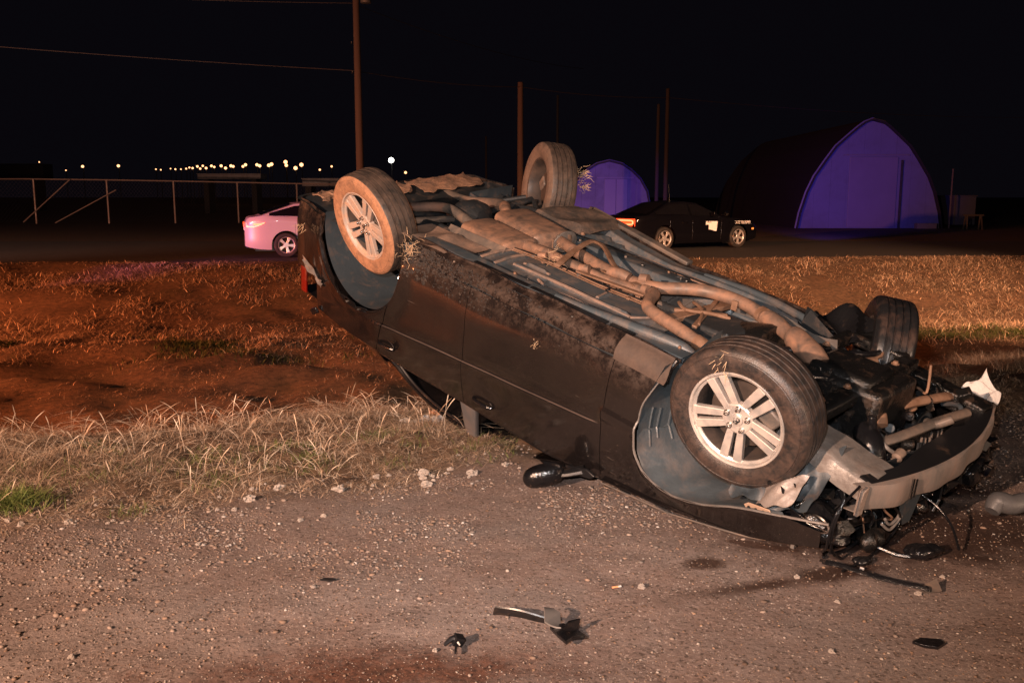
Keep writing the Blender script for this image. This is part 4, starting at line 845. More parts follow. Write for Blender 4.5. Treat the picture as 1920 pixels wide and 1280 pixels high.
# dangling wiring
for pts, r_ in (([(.60,.78,.40),(.60,.93,.46),(.60,.96,.57),(.59,.93,.66),(.55,.86,.74),(.52,.78,.795),(.56,.86,.765)], .0065),
    ([(.60,.90,.42),(.605,.95,.52),(.60,.92,.64),(.60,.86,.72),(.61,.80,.765)], .008),
    ([(.64,.46,.60),(.66,.40,.66),(.66,.37,.72),(.67,.46,.765),(.68,.60,.772),(.69,.78,.745),(.68,.92,.735)], .0065),
    ([(.60,.60,.60),(.61,.56,.66),(.60,.60,.74),(.58,.68,.785),(.57,.77,.775)], .0085),
    ([(.62,.20,.62),(.74,.18,.66),(.84,.22,.70),(.93,.33,.728)], .006),
    ([(.40,.70,.60),(.50,.78,.60),(.58,.80,.62)], .005), ([(.30,.84,.62),(.42,.86,.63),(.55,.83,.66)], .004),
    ([(.64,.50,.66),(.65,.46,.70),(.655,.40,.69),(.65,.36,.66)], .007), ([(.64,.52,.68),(.66,.47,.72),(.66,.41,.71),(.66,.37,.68)], .007)):
    b = MB(); b.tube(pts, r_, 8, 8); b.build('dangling_wire', m_blkg if r_ != .007 else m_sil, car)
def bolt(c, r_=.010, mat=None):
    b = MB(); b.lathe([(0, -.012), (r_*.8, -.012), (r_, -.008), (r_, 0), (r_*1.6, .001), (r_*1.6, .004)], 8, c, axis='z'); return b.build('bolt', mat or m_exhd, car)
for i in range(46):
    rr = random.Random(500+i); x = rr.uniform(-2.45, -.5); y = rr.choice([.27, .34, .64, .70, .83, -.27, -.34, -.64])+rr.uniform(-.02, .02); bolt((x, y, fz(x, y)+(0 if y > -.25 else pl(x, FAR_A)*sm((-.25-y)/.5))), rr.uniform(.007, .013), [m_exhd, m_blk, m_rust][i % 3])
for x, y in ((-.17, .5), (-.17, .2), (-.17, -.2), (.18, .45), (.18, .2), (.18, -.3), (-.02, .51), (.1, .5)): bolt((x, y, .258), .014, m_rust)
for y0, r_, z0 in ((.295, .005, .222), (.312, .006, .224), (.335, .004, .226), (-.30, .005, .225)):
    pts = [(-2.5, y0, z0+.03), (-2.1, y0+.01, z0), (-1.8, y0-.008, z0), (-1.4, y0+.012, z0), (-1.0, y0, z0), (-.85, y0+.05, z0+.02), (-.5, y0+.12, z0+.05)]
    b = MB(); b.tube(pts, r_, 6, 5); b.build('brake_line', m_rust if y0 > .3 else m_blk, car)
for i in range(16):
    rr = random.Random(700+i); x = rr.uniform(-2.0, -.9); y = rr.uniform(.24, .34); b = MB(); b.box((x, y, .225), (.022, .05, .014), (0, 0, rr.uniform(-.3, .3))); b.build('line_clip', [m_blk, m_sil, m_rust][i % 3], car, bevel=.003)
b = MB(); b.grid(60, 12, lambda u, v: (lerp(-1.98, -.98, u), lerp(-.19, .23, v), .325+.02*math.cos((v-.5)*5)+.004*math.sin(u*160)*(1-.5*v))); b.build('tunnel_heat_shield', m_sil, car, solid=.002)
for x, y, z, L, W_, rz in ((-2.0, .20, .185, .06, .11, .1), (-1.28, .10, .19, .05, .12, .3), (-.72, -.145, .155, .04, .10, 0), (-2.16, -.08, .19, .05, .12, .1), (-1.55, .04, .205, .05, .14, .2)):
    b = MB(); b.box((x, y, z+.03), (L, W_, .014), (0, 0, rz)); b.box((x, y+W_/2, z+.05), (L, .012, .06), (0, 0, rz)); b.build('exhaust_bracket', m_rust, car, bevel=.004)
for i in range(60):
    rr = random.Random(1500+i); x = rr.uniform(.0, .62); y = rr.uniform(-.62, .62); z = rr.uniform(.40, .66); k_ = i % 4
    if x > .45 and abs(y) > .55: continue
    b = MB()
    if k_ == 0: b.tube([(0, 0, 0), (rr.uniform(-.06, .06), .05, rr.uniform(-.04, .04)), (rr.uniform(-.1, .1), .11, rr.uniform(-.05, .05)), (rr.uniform(-.1, .1), .16, .04)], rr.uniform(.004, .013), 7, 5)
    elif k_ == 1: b.lathe([(0, -.03), (.022, -.03), (.026, -.02), (.026, .02), (.016, .03), (0, .03)], 12, axis='z')
    elif k_ == 2: b.prism([(-.05, -.02), (.0, -.03), (.06, -.01), (.045, .025), (-.02, .03)], lambda a, c, hh: (a, c, hh+.3*a*a*10*.02), 0, .004)
    else: b.box((0, 0, 0), (.05, .03, .02)); b.box((.02, 0, .014), (.014, .034, .02))
    b.xf(Matrix.Translation((x, y, z)) @ Euler((rr.uniform(-1.4, 1.4), rr.uniform(-1.4, 1.4), rr.uniform(0, 6))).to_matrix().to_4x4()); b.build('engine_fitting', [m_oil, m_blkg, m_exhd, m_blk, m_under, m_oil, m_rust][i % 7], car, bevel=.002 if k_ > 1 else 0)
for i in range(26):
    y = lerp(.30, -.50, i/25); b = MB(); b.box((.535+.008*math.sin(i*1.7), y, .575+.01*math.sin(i*2.3)), (.012, .006, .22), (.0, .12, .12)); b.build('radiator_fin', m_exhd, car)
# wheels
make_wheel(car, (0, .80, .303), .359, .235, (m_rubf, m_alloyf, m_barrel), -.14, .10, R(54), 1, label='front wheel with clean alloy spokes and muddy wet tyre')
make_wheel(car, (-3.05, .80, .223), .359, .235, (m_rub, m_alloyr, m_barrel), 0, .2227, R(63), 1, label='rear wheel coated in orange dust')
make_wheel(car, (-.085, -.73, .44), .359, .235, (m_rubw, m_alloyf, m_barrel), 1.0, -.06, R(20), -1)
make_wheel(car, (-3.02, -.82, .17), .359, .235, (m_rub2, m_alloyr, m_barrel), .46, -.10, R(40), -1)
b = MB(); b.grid(14, 10, lambda u, v: (ARx+(.462-.01*v)*math.cos(lerp(.75, 1.45, u)), lerp(.72, .50, v)-.05*u, .352+(.432-.01*v)*math.sin(lerp(.75, 1.45, u))-.012*math.sin(u*9+v*5))); b.build('lit_wing_patch', M('painted_lit_metal', (.46,.36,.29), .6, 0, ((.34,.20,.13), .3, 9), (20,.3,.01)), car, solid=.002)  # cream patch paints in light falling on the inner metal
b = MB(); b.tube([(-2.80, .60, .62), (-2.86, .585, .67), (-2.80, .57, .71), (-2.75, .56, .66)], .008, 6, 5); b.build('wing_cable', m_blk, car)
def rcap(u, v):
    x = lerp(-.745, -.395, u); i_ = v*6; P_ = [(.004, .305), (.004, .285), (0, .262), (-.016, .232), (-.042, .208), (-.068, .194), (-.075, .186)]; a_, c_ = P_[min(int(i_), 5)], P_[min(int(i_), 5)+1]; f_ = i_-min(int(i_), 5)
    return (x+.012*math.sin(v*5)*u, YS(x, .292)+lerp(a_[0], c_[0], f_)+.006+.02*u*u, lerp(a_[1], c_[1], f_)-.004)
b = MB(); b.grid(16, 13, rcap, flip=True); b.build('rocker_end_cap', M('dusty_rocker_plastic', (.05,.036,.03), .6, 0, ((.095,.060,.043), .62, 14), (40,.4,.004)), car, solid=.004)
mv = MB()
for i in range(900):
    rr = random.Random(900+i); x = -2.54+abs(rr.gauss(0, .5)); z = rr.uniform(.215, .33) if rr.random() < .7 else rr.uniform(.3, .42); r_ = rr.uniform(.003, .009)*(1.5 if x < -2.3 else 1)
    if x > -.8: continue
    y = YS(x, max(z, .292))-(0 if z > .29 else .03*((.292-z)/.08)**2*1.2)
    mv.add([(x+p_[0]*r_*rr.uniform(.7, 1.5), y+p_[1]*r_*.6, z+p_[2]*r_*rr.uniform(.7, 1.3)) for p_ in ICO_V], [tuple(q) for q in ICO_F])
mo2 = mv.build('caked_mud', M('caked_dark_mud', (.016,.011,.009), .8, 0, ((.10,.06,.04), .22, 40)), car, smooth=False); mo2['kind'] = 'stuff'
# straw caught in the far rear tyre, on the sills and panels
def straw_bunch(name, c, n_, L, spread, dirv, seed):
    rr = random.Random(seed); b = MB(); c = Vector(c)
    for i in range(n_):
        p = c+Vector((rr.gauss(0, spread), rr.gauss(0, spread), rr.gauss(0, spread))); d = Vector(dirv)+Vector((rr.gauss(0, .5), rr.gauss(0, .5), rr.gauss(0, .5))); d.normalize(); l_ = L*rr.uniform(.4, 1.2)
        b.tube([p, p+d*l_*.5+Vector((0, 0, rr.gauss(0, .1)*l_)), p+d*l_], [.0016, .0014, .0006], 3)
    o = b.build(name, m_straw, car, smooth=False); o['kind'] = 'stuff'; return o
straw_bunch('caught_straw', (-2.80, -.93, .02), 60, .05, .025, (.7, -.3, -.4), 1)
straw_bunch('caught_straw', (-2.76, -.93, .10), 40, .045, .02, (.8, -.3, .1), 2)
straw_bunch('caught_straw', (-1.28, .925, .42), 24, .022, .011, (0, .3, .4), 3)
straw_bunch('caught_straw', (-2.50, .90, .25), 90, .05, .035, (0, .3, -.2), 4)
straw_bunch('caught_straw', (-3.80, .92, .45), 12, .06, .012, (-.3, .6, .3), 5)
straw_bunch('caught_straw', (-1.85, .28, .2), 14, .10, .03, (.6, .2, -.2), 6)
straw_bunch('caught_straw', (-.06, .925, .035), 40, .05, .03, (0, .2, .3), 7)

# ------------------------------------------------------------------ parked cars on the paved road (x forward from the rear axle, z up)
def sedan(name, label, loc, yaw, c):
    root = empty(name, loc, yaw); tag(root, label, 'car')
    wb, xr, xf, W, rt = c['wb'], c['xr'], c['xf'], c['W'], c['rt']; ra = rt+.055; xm, hl = (xr+xf)/2, (xf-xr)/2
    top = lambda x: pl(x, c['top'])
    def wid(x): return W*(1-c.get('taper', .20)*abs((x-xm)/hl)**7)
    def ys(x, z):
        t = top(x); w = wid(x)
        if z < .5: w -= .06*((.5-z)/.32)**2
        zs = t-.12
        if z > zs: w -= .05*((z-zs)/.12)**2
        w -= .012*sm((z-.70)/.03)*sm((t-z)/.05)*0+.006*math.sin((z-.3)*5)
        return w
    def zlo(x):
        b = .20+.10*abs((x-xm)/hl)**8
        for ax in (0, wb):
            d = abs(x-ax)/ra
            if d < 1: b = max(b, rt+ra*math.sqrt(1-d*d))
        return b
    xs_ = sorted(set([lerp(xr, xf, i/70) for i in range(71)]+[ax+s_*ra*k for ax in (0, wb) for s_ in (-1, 1) for k in (.9999, 1.0001, .99, .96, .9, .8)]))
    nr = 12; v = []; f = []
    for x in xs_:
        col_ = [(x, ys(x, z), z) for z in [lerp(zlo(x), top(x), j/nr) for j in range(nr+1)]]
        y_, z_ = col_[-1][1], col_[-1][2]
        col_ += [(x, y_*k, z_+.035*(1-k*k)) for k in (.85, .6, .3, 0)]
        col_ += [(a, -b_, e) for a, b_, e in reversed(col_[:-1])]; v += col_
    m_ = len(v)//len(xs_)
    for i in range(len(xs_)-1):
        for j in range(m_-1): f.append((i*m_+j, i*m_+j+1, (i+1)*m_+j+1, (i+1)*m_+j))
    f.append(tuple(range(m_))); f.append(tuple(range(len(v)-m_, len(v)))[::-1])
    b = MB(); b.add(v, f); body = b.build('body', c['paint'], root, angle=40)
    b = MB(); b.box((xm, 0, .30), (xf-xr-.5, W*1.55, .26)); b.box((wb/2, 0, .5), (wb-2*ra-.1, W*1.75, .5)); b.build('underside', m_blk, root)
    # cabin
    x0, x1, x2, x3, zr = c['cabin']; by = lambda x: (ys(x, top(x))-.02); ry = W*.66
    P = {}
    for s_ in (1, -1):
        P[s_] = [(x0, s_*by(x0), top(x0)-.01), (x1, s_*ry, zr-.04), ((x1+x2)/2, s_*(ry+.02), zr), (x2, s_*ry, zr-.05), (x3, s_*by(x3), top(x3)-.01)]
    b = MB(); vv = []
    for i in range(5):
        a, d = P[1][i], P[-1][i]
        for k in range(9):
            t = k/8; q = [lerp(a[n_], d[n_], t) for n_ in range(3)]; q[2] += .04*math.sin(math.pi*t); q[0] += (.06 if i in (3, 4) else (-.06 if i in (0, 1) else 0))*math.sin(math.pi*t); vv.append(tuple(q))
    b.add(vv, [(i*9+k, (i+1)*9+k, (i+1)*9+k+1, i*9+k+1) for i in range(4) for k in range(8)])
    for s_ in (1, -1):
        k = len(b.v); b.v += P[s_]+[((x0+x3)/2, s_*by((x0+x3)/2), top((x0+x3)/2)-.01)]; q = (k, k+1, k+2, k+3, k+4, k+5); b.f.append(q if s_ > 0 else q[::-1])
    b.build('cabin', c['paint'], root, angle=30)
    def onside(x, t, s_):  # point on the cabin side, t 0 belt 1 roof
        zb = top(x)+.0; zt = pl(x, [(x0, top(x0)), (x1, zr-.04), ((x1+x2)/2, zr), (x2, zr-.05), (x3, top(x3))]); z = lerp(zb, zt, t)
        kk = (z-zb)/max(zr-zb, .05); return (x, s_*(lerp(by(x), ry+.01, min(kk, 1))+.012), z)
    for s_ in (1, -1):
        xm_ = c['bpil']
        for a, d in ((x0+.28, xm_-.04), (xm_+.04, x3-.36)):
            pts = [onside(lerp(a, d, i/8), .10, s_) for i in range(9)]+[onside(lerp(d, a, i/8), .86, s_) for i in range(9)]
            b = MB(); b.add(pts, [tuple(range(18))[:: (1 if s_ < 0 else -1)]]); b.build('window', m_glass, root, solid=.004, smooth=False)
    for a, d, nm in ((0, 1, 'rear_window'), (3, 4, 'windscreen')):
        b = MB(); A, B = vv[a*9:a*9+9], vv[d*9:d*9+9]
        out = .012*(-1 if a == 0 else 1)
        def gl(u, v_):
            i = .6+v_*6.8; k = int(min(i, 7)); t = i-k; p_ = [lerp(A[k][n_], A[k+1][n_], t) for n_ in range(3)]; q_ = [lerp(B[k][n_], B[k+1][n_], t) for n_ in range(3)]; w_ = lerp(.08, .94, u)
            return (lerp(p_[0], q_[0], w_)+out, lerp(p_[1], q_[1], w_), lerp(p_[2], q_[2], w_)+.010)
        b.grid(5, 9, gl); b.build(nm, m_glass, root)
    for ax in (0, wb):
        for s_ in (1, -1):
            make_wheel(root, (ax, s_*(W-.125), rt), rt, .22, (m_tyre, c['rim'], m_barrel), 0, 0, R(c['spin']), s_, 'broad', 40, False)
    for s_ in (1, -1):
        mx = x3-.55; b = MB(); b.tube([(mx, s_*(by(mx)-.02), top(mx)+.05), (mx, s_*(by(mx)+.06), top(mx)+.07)], .02, 8); b.box((mx, s_*(by(mx)+.13), top(mx)+.09), (.09, .17, .12)); b.build('door_mirror', c['paint'], root, bevel=.03)
        for hx in c['handles']:
            b = MB(); b.box((hx, s_*(ys(hx, .82)+.012), .83), (.18, .02, .025)); b.build('door_handle', c['trim'], root, bevel=.006)
    # door shut lines, recessed strips
    for s_ in (1, -1):
        for sx in c['cuts']:
            b = MB(); b.tube([(sx, s_*(ys(sx, z)+.0005), z) for z in [.30+.06*i for i in range(11)]], .004, 4); b.build('door_gap', m_blk, root)
    return root, body, ys, top
m_tyre = M('road_tyre_rubber', (.020, .018, .018), .7, 0, (MUD, .15, 6))
m_rim = M('silver_alloy', (.62, .60, .60), .3, .6, None)
m_ppaint = M('black_patrol_paint', (.004, .004, .006), .14, 0, None, None, .2, 4, .1, .35)
m_wpaint = M('white_pearl_paint', (.43, .40, .43), .32, 0, None, None, .04, 2, .3)
m_lit = M('lit_red_tail_lamp', (.5, .03, .01), .3, 0, emit=((1.0, .06, .012), 2.6))
m_litw = M('lit_amber_led', (.9, .4, .2), .3, 0, emit=((1.0, .30, .13), 1.9))
m_refl = M('white_reflective_vinyl', (.93, .93, .92), .35, 0, None, None, .02)
YP = R(31); rear = Vector((4.60, 28.3, 0)); left = Vector((-math.sin(YP), math.cos(YP), 0)); pc = rear+left*.80
pol, pbody, pys, ptop = sedan('patrol_car', 'black patrol car with white door emblem parked on the paved road', (pc.x, pc.y, .0), YP, dict(wb=3.05, xr=-1.10, xf=3.98, W=.945, rt=.355, paint=m_ppaint, rim=m_rim, trim=m_chrome, spin=18,
    top=[(-1.10, .92), (-1.02, 1.03), (-.45, 1.08), (.3, 1.05), (1.5, 1.00), (2.35, .99), (3.2, .92), (3.75, .83), (3.98, .66)], cabin=(-.62, .30, 1.45, 2.42, 1.47), bpil=1.05, handles=(.75, 1.75), cuts=(.18, 1.08, 2.28), taper=.17))
# tail lamp: lit racetrack in a red panel
b = MB(); b.grid(24, 6, lambda u, v: (-1.113+.30*abs(u-.5)**4*2, lerp(.80, -.80, u), lerp(.74, .96, v))); b.build('tail_light', m_lit, pol, solid=.01, off=1)
rt_ = [(-1.124, .70, .80), (-1.130, .35, .79), (-1.132, 0, .79), (-1.130, -.35, .79), (-1.124, -.70, .80), (-1.118, -.74, .85), (-1.124, -.70, .905), (-1.130, -.35, .915), (-1.132, 0, .915), (-1.130, .35, .915), (-1.124, .70, .905), (-1.118, .74, .85), (-1.124, .70, .80)]
b = MB(); b.tube(rt_, .022, 8, 3); b.build('tail_light_led', m_litw, pol)
b = MB(); b.box((-1.12, 0, .62), (.02, .32, .16)); b.build('number_plate', m_refl, pol)
b = MB(); b.box((-.90, -.865, .52), (.16, .02, .05), (0, 0, .42)); b.build('side_marker', m_lit, pol)
b = MB(); b.box((3.68, -.865, .60), (.14, .02, .05), (0, 0, -.25)); b.build('side_marker', M('amber_marker_lens', (.8, .25, .05), .2, 0, emit=((1, .35, .08), .8)), pol)
# white state-outline emblem on the right doors, strip above it
em = [(1.62, .86), (2.10, .86), (2.105, .80), (2.07, .55), (1.98, .56), (1.90, .585), (1.80, .60), (1.74, .60), (1.74, .755), (1.62, .755)]
for s_ in (-1, 1):
    b = MB(); b.prism(em, lambda a, c, hh: (a, s_*(pys(a, c)+.004+hh), c), 0, .003); b.build('door_emblem', m_refl, pol, smooth=False)
def text_mesh(txt, size):
    cu = bpy.data.curves.new('lettering', 'FONT'); cu.body = txt; cu.size = size; cu.extrude = .002; cu.align_x = 'CENTER'; o = bpy.data.objects.new('lettering', cu); COL.objects.link(o)
    dg = bpy.context.evaluated_depsgraph_get(); me = bpy.data.meshes.new_from_object(o.evaluated_get(dg)); bpy.data.objects.remove(o); return me
me = text_mesh('STATE TROOPER', .135); me.materials.append(m_refl)
o = bpy.data.objects.new('lettering', me); COL.objects.link(o); o.parent = pol
o.matrix_local = Matrix.Translation((3.17, -(pys(3.17, .78)+.012), .765)) @ Matrix.Rotation(-.02, 4, 'Z') @ Matrix.Rotation(math.pi/2, 4, 'X'); o.scale = (.72, 1, 1)
b = MB(); b.tube([(2.30, -.93, 1.06), (2.30, -1.02, 1.08)], .02, 8); b.lathe([(0, -.06), (.07, -.05), (.085, .05), (0, .06)], 16, (2.33, -1.05, 1.10), axis='x'); b.build('spotlight', m_chrome, pol)
b = MB(); b.tube([(.75, -.2, 1.47), (.70, -.2, 2.0)], [.008, .003], 6); b.build('antenna', m_blk, pol)
YW = R(17); rear = Vector((-6.10, 25.0, 0)); left = Vector((-math.sin(YW), math.cos(YW), 0)); pc = rear+left*.78
wht, wbody, wys, wtop = sedan('white_sedan', 'white sedan parked on the paved road behind the overturned tail', (pc.x, pc.y, .0), YW, dict(wb=2.78, xr=-1.06, xf=3.75, W=.915, rt=.33, paint=m_wpaint, rim=m_rim, trim=m_wpaint, spin=30,
    top=[(-1.06, .90), (-.98, 1.06), (-.55, 1.12), (.3, 1.06), (1.5, .99), (2.2, .97), (3.1, .88), (3.55, .78), (3.75, .62)], cabin=(-.70, .25, 1.30, 2.30, 1.46), bpil=.98, handles=(.62, 1.6), cuts=(.25, 1.02, 2.1), taper=.27))
for s_ in (-1, 1):
    tl = [(-1.02, .80), (-1.03, .93), (-.80, .955), (-.52, .935), (-.62, .87), (-.82, .80)]
    b = MB(); b.prism(tl, lambda a, c, hh: (a, s_*(wys(max(a, -1.05), c)+.004+hh), c), 0, .012); t1 = b.build('tail_light', m_lit if s_ < 0 else m_redlens, wht, bevel=.003)
    b = MB(); b.tube([(-.84, s_*(wys(-.84, .88)+.016), .885), (-.74, s_*(wys(-.74, .89)+.018), .89), (-.60, s_*(wys(-.6, .91)+.016), .905)], [.020, .022, .010], 8, 3); b.build('reversing_lens', m_litw, t1)
b = MB(); b.box((-1.066, 0, .80), (.02, .36, .18)); b.build('number_plate', m_refl, wht)
for s_ in (-1, 1):
    b = MB(); b.grid(6, 4, lambda u, v: (-1.072+.05*u*u, s_*lerp(.40, .66, u), lerp(.80, .93, v))); b.build('rear_lamp', m_lit, wht, solid=.012)

# ------------------------------------------------------------------ arched barns
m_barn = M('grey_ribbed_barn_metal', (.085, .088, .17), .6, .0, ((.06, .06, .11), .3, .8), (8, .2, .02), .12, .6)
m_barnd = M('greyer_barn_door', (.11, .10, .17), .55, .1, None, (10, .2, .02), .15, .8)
m_broof = M('shaded_roof_metal', (.005, .004, .004), .7, .1, None, (4, .3, .03), .3, .7)  # near-black colour paints in the shade on the unlit barn roofs
def barn(name, label, loc, hw, H, depth, p, cap, doors, rz=0):
    root = empty(name, loc, rz); tag(root, label, 'barn')
    tab = p
    zz = sorted(set([k[0] for k in tab]+[i/30 for i in range(31)])); half = [(hw*pl(z, tab), H*z) for z in zz]
    pts = [(-a, c) for a, c in half]+[(a, c) for a, c in reversed(half[:-1])]; npt = len(pts)-1
    b = MB(); b.grid(npt+1, 13, lambda u, v: (pts[int(round(u*npt))][0], depth*v, pts[int(round(u*npt))][1])); b.build('roof', m_broof, root, solid=.08)
    # front wall in upright sheets
    nsh = doors['sheets']
    ht = lambda x: pl(x, pts)
    for i in range(nsh):
        xa, xb = lerp(-hw*.985, hw*.985, i/nsh)+.003, lerp(-hw*.985, hw*.985, (i+1)/nsh)-.003
        po = [(xa, 0)]+[(xb, 0)]+[(lerp(xb, xa, k/6), max(ht(lerp(xb, xa, k/6))-.10, .05)) for k in range(7)]
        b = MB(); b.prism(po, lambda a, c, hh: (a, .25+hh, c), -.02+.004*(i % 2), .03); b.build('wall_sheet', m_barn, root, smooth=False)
    for (dx0, dx1, dz) in doors['d']:
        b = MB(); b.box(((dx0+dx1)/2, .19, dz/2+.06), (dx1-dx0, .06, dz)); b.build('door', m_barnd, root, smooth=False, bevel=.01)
    b = MB(); b.tube([(x, .2, z) for x, z in pts], .07, 6); b.build('arch_trim', m_barn, root)
    if cap:
        b = MB(); b.prism([(-cap, H-.22), (0, H+.22), (cap, H-.22)], lambda a, c, hh: (a, hh, c), -.1, .6); b.build('ridge_cap', M('weathered_ridge_cap', (.05,.05,.06), .8), root, smooth=False)
    if doors.get('track'):
        b = MB(); b.box((doors['track'][0], .15, doors['track'][1]), (doors['track'][2], .08, .06)); b.build('door_track', m_barnd, root)
    return root
barn('arched_barn', 'tall pointed-arch barn lit blue with an upright door seam', (18.7, 48.5, 0), 3.82, 5.60, 20, [(0,1),(.14,.965),(.335,.88),(.48,.785),(.63,.64),(.755,.51),(.85,.355),(.925,.23),(.97,.14),(1,.03)], 0, dict(sheets=9, d=[(-1.15, 1.35, 3.6)], track=(.2, 3.75, 3.4)))
bq = bpy.data.objects['arched_barn']
b = MB(); b.box((1.55, .13, 1.75), (.10, .06, 3.5)); b.build('door_post', m_cav, bq)
barn('arched_barn', 'small round-topped barn lit violet with a pale double door behind the wreck', (6.25, 60, 0), 2.68, 3.95, 10, [(0,1),(.3,.99),(.5,.93),(.7,.76),(.85,.53),(.95,.30),(1,0)], 0, dict(sheets=6, d=[(-.30, .45, 2.7), (.47, 1.20, 2.7)], track=(.4, 2.85, 2.4)))
b = MB(); b.box((24.0, 50.5, .9), (1.15, 2.4, 1.5)); b.box((24.0, 50.5, 1.68), (1.25, 2.5, .06)); tag(b.build('storage_box', M('blue_grey_box_paint', (.035,.04,.07), .7), None, bevel=.02), 'boxy metal storage bin standing beside the pointed barn', 'storage bin')
b = MB(); b.bar((22.75, 48.3, 0), (22.78, 48.35, 3.05), .07, .07); tag(b.build('timber_post', M('weathered_post_wood', (.06,.05,.045), .9), None), 'thin upright timber post beside the pointed barn', 'post')
b = MB(); b.box((21.35, 47.9, .14), (1.0, .4, .28)); tag(b.build('low_crate', M('brown_crate_wood', (.2,.12,.08), .9), None, bevel=.02), 'low brown crate at the foot of the pointed barn', 'crate')
sh = empty('sawhorse', (23.0, 46.3, 0)); tag(sh, 'small pale trestle standing in the dark yard beyond the pointed barn', 'trestle')
m_tr = M('pale_trestle_wood', (.045,.04,.036), .9)
for sx in (-.35, .35):
    for sy in (-.2, .2):
        b = MB(); b.bar((sx*1.1, sy, 0), (sx, sy*.3, .70), .06, .05); b.build('leg', m_tr, sh)
b = MB(); b.bar((-.5, 0, .72), (.5, 0, .72), .09, .08); b.build('beam', m_tr, sh)

# ------------------------------------------------------------------ poles and wires
m_pole = M('weathered_pole_wood', (.07, .044, .034), .9, 0, None, (20, .5, .02), .3, 2, stretch=(6, 6, .6))
def pole(x, y, h, r0, r1, label, parts=()):
    root = empty('utility_pole', (x, y, 0)); tag(root, label, 'utility pole')
    b = MB(); b.lathe([(r0, -.3), (lerp(r0, r1, .5), h/2), (r1, h-.03), (r1*.5, h), (0, h)], 16, axis='z'); b.build('pole', m_pole, root)
    return root
P1 = pole(-6.0, 37, 10.6, .165, .12, 'tall brown utility pole with a transformer behind the wreck')
m_gal = M('galvanised_grey', (.10, .10, .10), .6, .3)
b = MB(); b.lathe([(0, 8.95), (.20, 8.97), (.22, 9.13), (.22, 9.78), (.15, 9.88), (0, 9.89)], 18, (.38, 0, 0), axis='z'); b.build('transformer', m_gal, P1)
b = MB(); b.bar((.1, 0, 9.2), (.38, 0, 9.2), .06, .06); b.bar((.1, 0, 9.6), (.38, 0, 9.6), .06, .06); b.build('bracket', m_gal, P1)
for z in (6.4, 7.5):
    b = MB(); b.lathe([(0, -.06), (.04, -.05), (.03, 0), (.045, .04), (0, .06)], 10, (-.2, -.05, z), axis='z'); b.build('insulator', m_blk, P1)
P2 = pole(.40, 45, 7.0, .16, .13, 'shorter brown utility pole behind the far rear wheel')
m_pole = M('shaded_pole_wood', (.022, .017, .016), .9)  # darker copy of the pole wood, paints in weak light on far poles
P3 = pole(8.55, 52, 7.5, .13, .10, 'slim faint utility pole beside the small round barn')
P4 = pole(8.6, 55.5, 7.0, .12, .09, 'fainter pole just behind the slim pole by the round barn')
P5 = pole(-2.15, 78, 6.6, .10, .07, 'short thin pale pole in the dark yard between two utility poles')
P6 = pole(2.9, 60, 8.0, .09, .07, 'very faint thin pole standing beyond the small round barn')
m_wire = M('overhead_wire', (.045, .036, .032), .7, .1)
def wire(a, c, sag, label):
    pts = []
    for i in range(25):
        t = i/24; pts.append((lerp(a[0], c[0], t), lerp(a[1], c[1], t), lerp(a[2], c[2], t)-sag*4*t*(1-t)))
    b = MB(); b.tube(pts, .013, 5); tag(b.build('overhead_wire', m_wire), label, 'wire')
wire((-36, 33, 8.5), (-6.15, 36.9, 6.45), .25, 'lower overhead wire running in to the transformer pole')
wire((-6.15, 36.9, 6.45), (.40, 44.9, 6.75), .15, 'lower overhead wire from the transformer pole to the shorter pole')
wire((.40, 44.9, 6.75), (8.55, 52, 7.0), .15, 'lower overhead wire from the shorter pole to the slim pole')
wire((8.55, 52, 7.0), (40, 72, 7.6), .3, 'lower overhead wire leaving the slim pole past the barns')
wire((-30, 33, 9.6), (-6.15, 36.9, 8.95), .3, 'upper overhead wire running in to the transformer pole')
wire((-6.15, 36.9, 8.95), (4.5, 60, 9.6), .4, 'upper overhead wire fading away from the transformer pole')

# ------------------------------------------------------------------ chain-link fence: posts, rail, braces, mesh
fe = empty('chain_link_fence', (-26, 57, 0)); tag(fe, 'long chain-link fence with a top rail beyond the paved road', 'fence')
m_fen = M('galvanised_fence_tube', (.34, .26, .22), .5, .4, ((.3,.18,.12), .3, 3))
fpx = [(-42.2, 56.0, 2.72), (-38.0, 56.3, 2.71), (-33.8, 56.6, 2.70), (-29.2, 57.0, 2.70), (-25.0, 57.6, 2.66), (-21.1, 58.2, 2.60), (-17.3, 58.8, 2.53), (-13.7, 59.4, 2.46), (-10.2, 60, 2.4), (-6.9, 60.6, 2.35), (-3.7, 61.2, 2.3)]
L_ = lambda x, y, z: (x+26, y-57, z)
for x, y, h in fpx:
    b = MB(); b.tube([L_(x, y, -.1), L_(x, y, h)], .055, 8); b.build('post', m_fen, fe)
for (x, y, h), (x2, y2, h2) in zip(fpx, fpx[1:]):
    b = MB(); b.tube([L_(x, y, h), L_(x2, y2, h2)], .042, 8); b.build('top_rail', m_fen, fe)
for a, c in (((-29.9, 56.8, .1), (-27.0, 57.1, 2.68)), ((-28.0, 56.9, .05), (-24.4, 57.5, 2.05))):
    b = MB(); b.tube([L_(*a), L_(*c)], .036, 8); b.build('brace', m_fen, fe)
b = MB(); m_mesh = M('fence_wire', (.12, .10, .10), .6, .4)
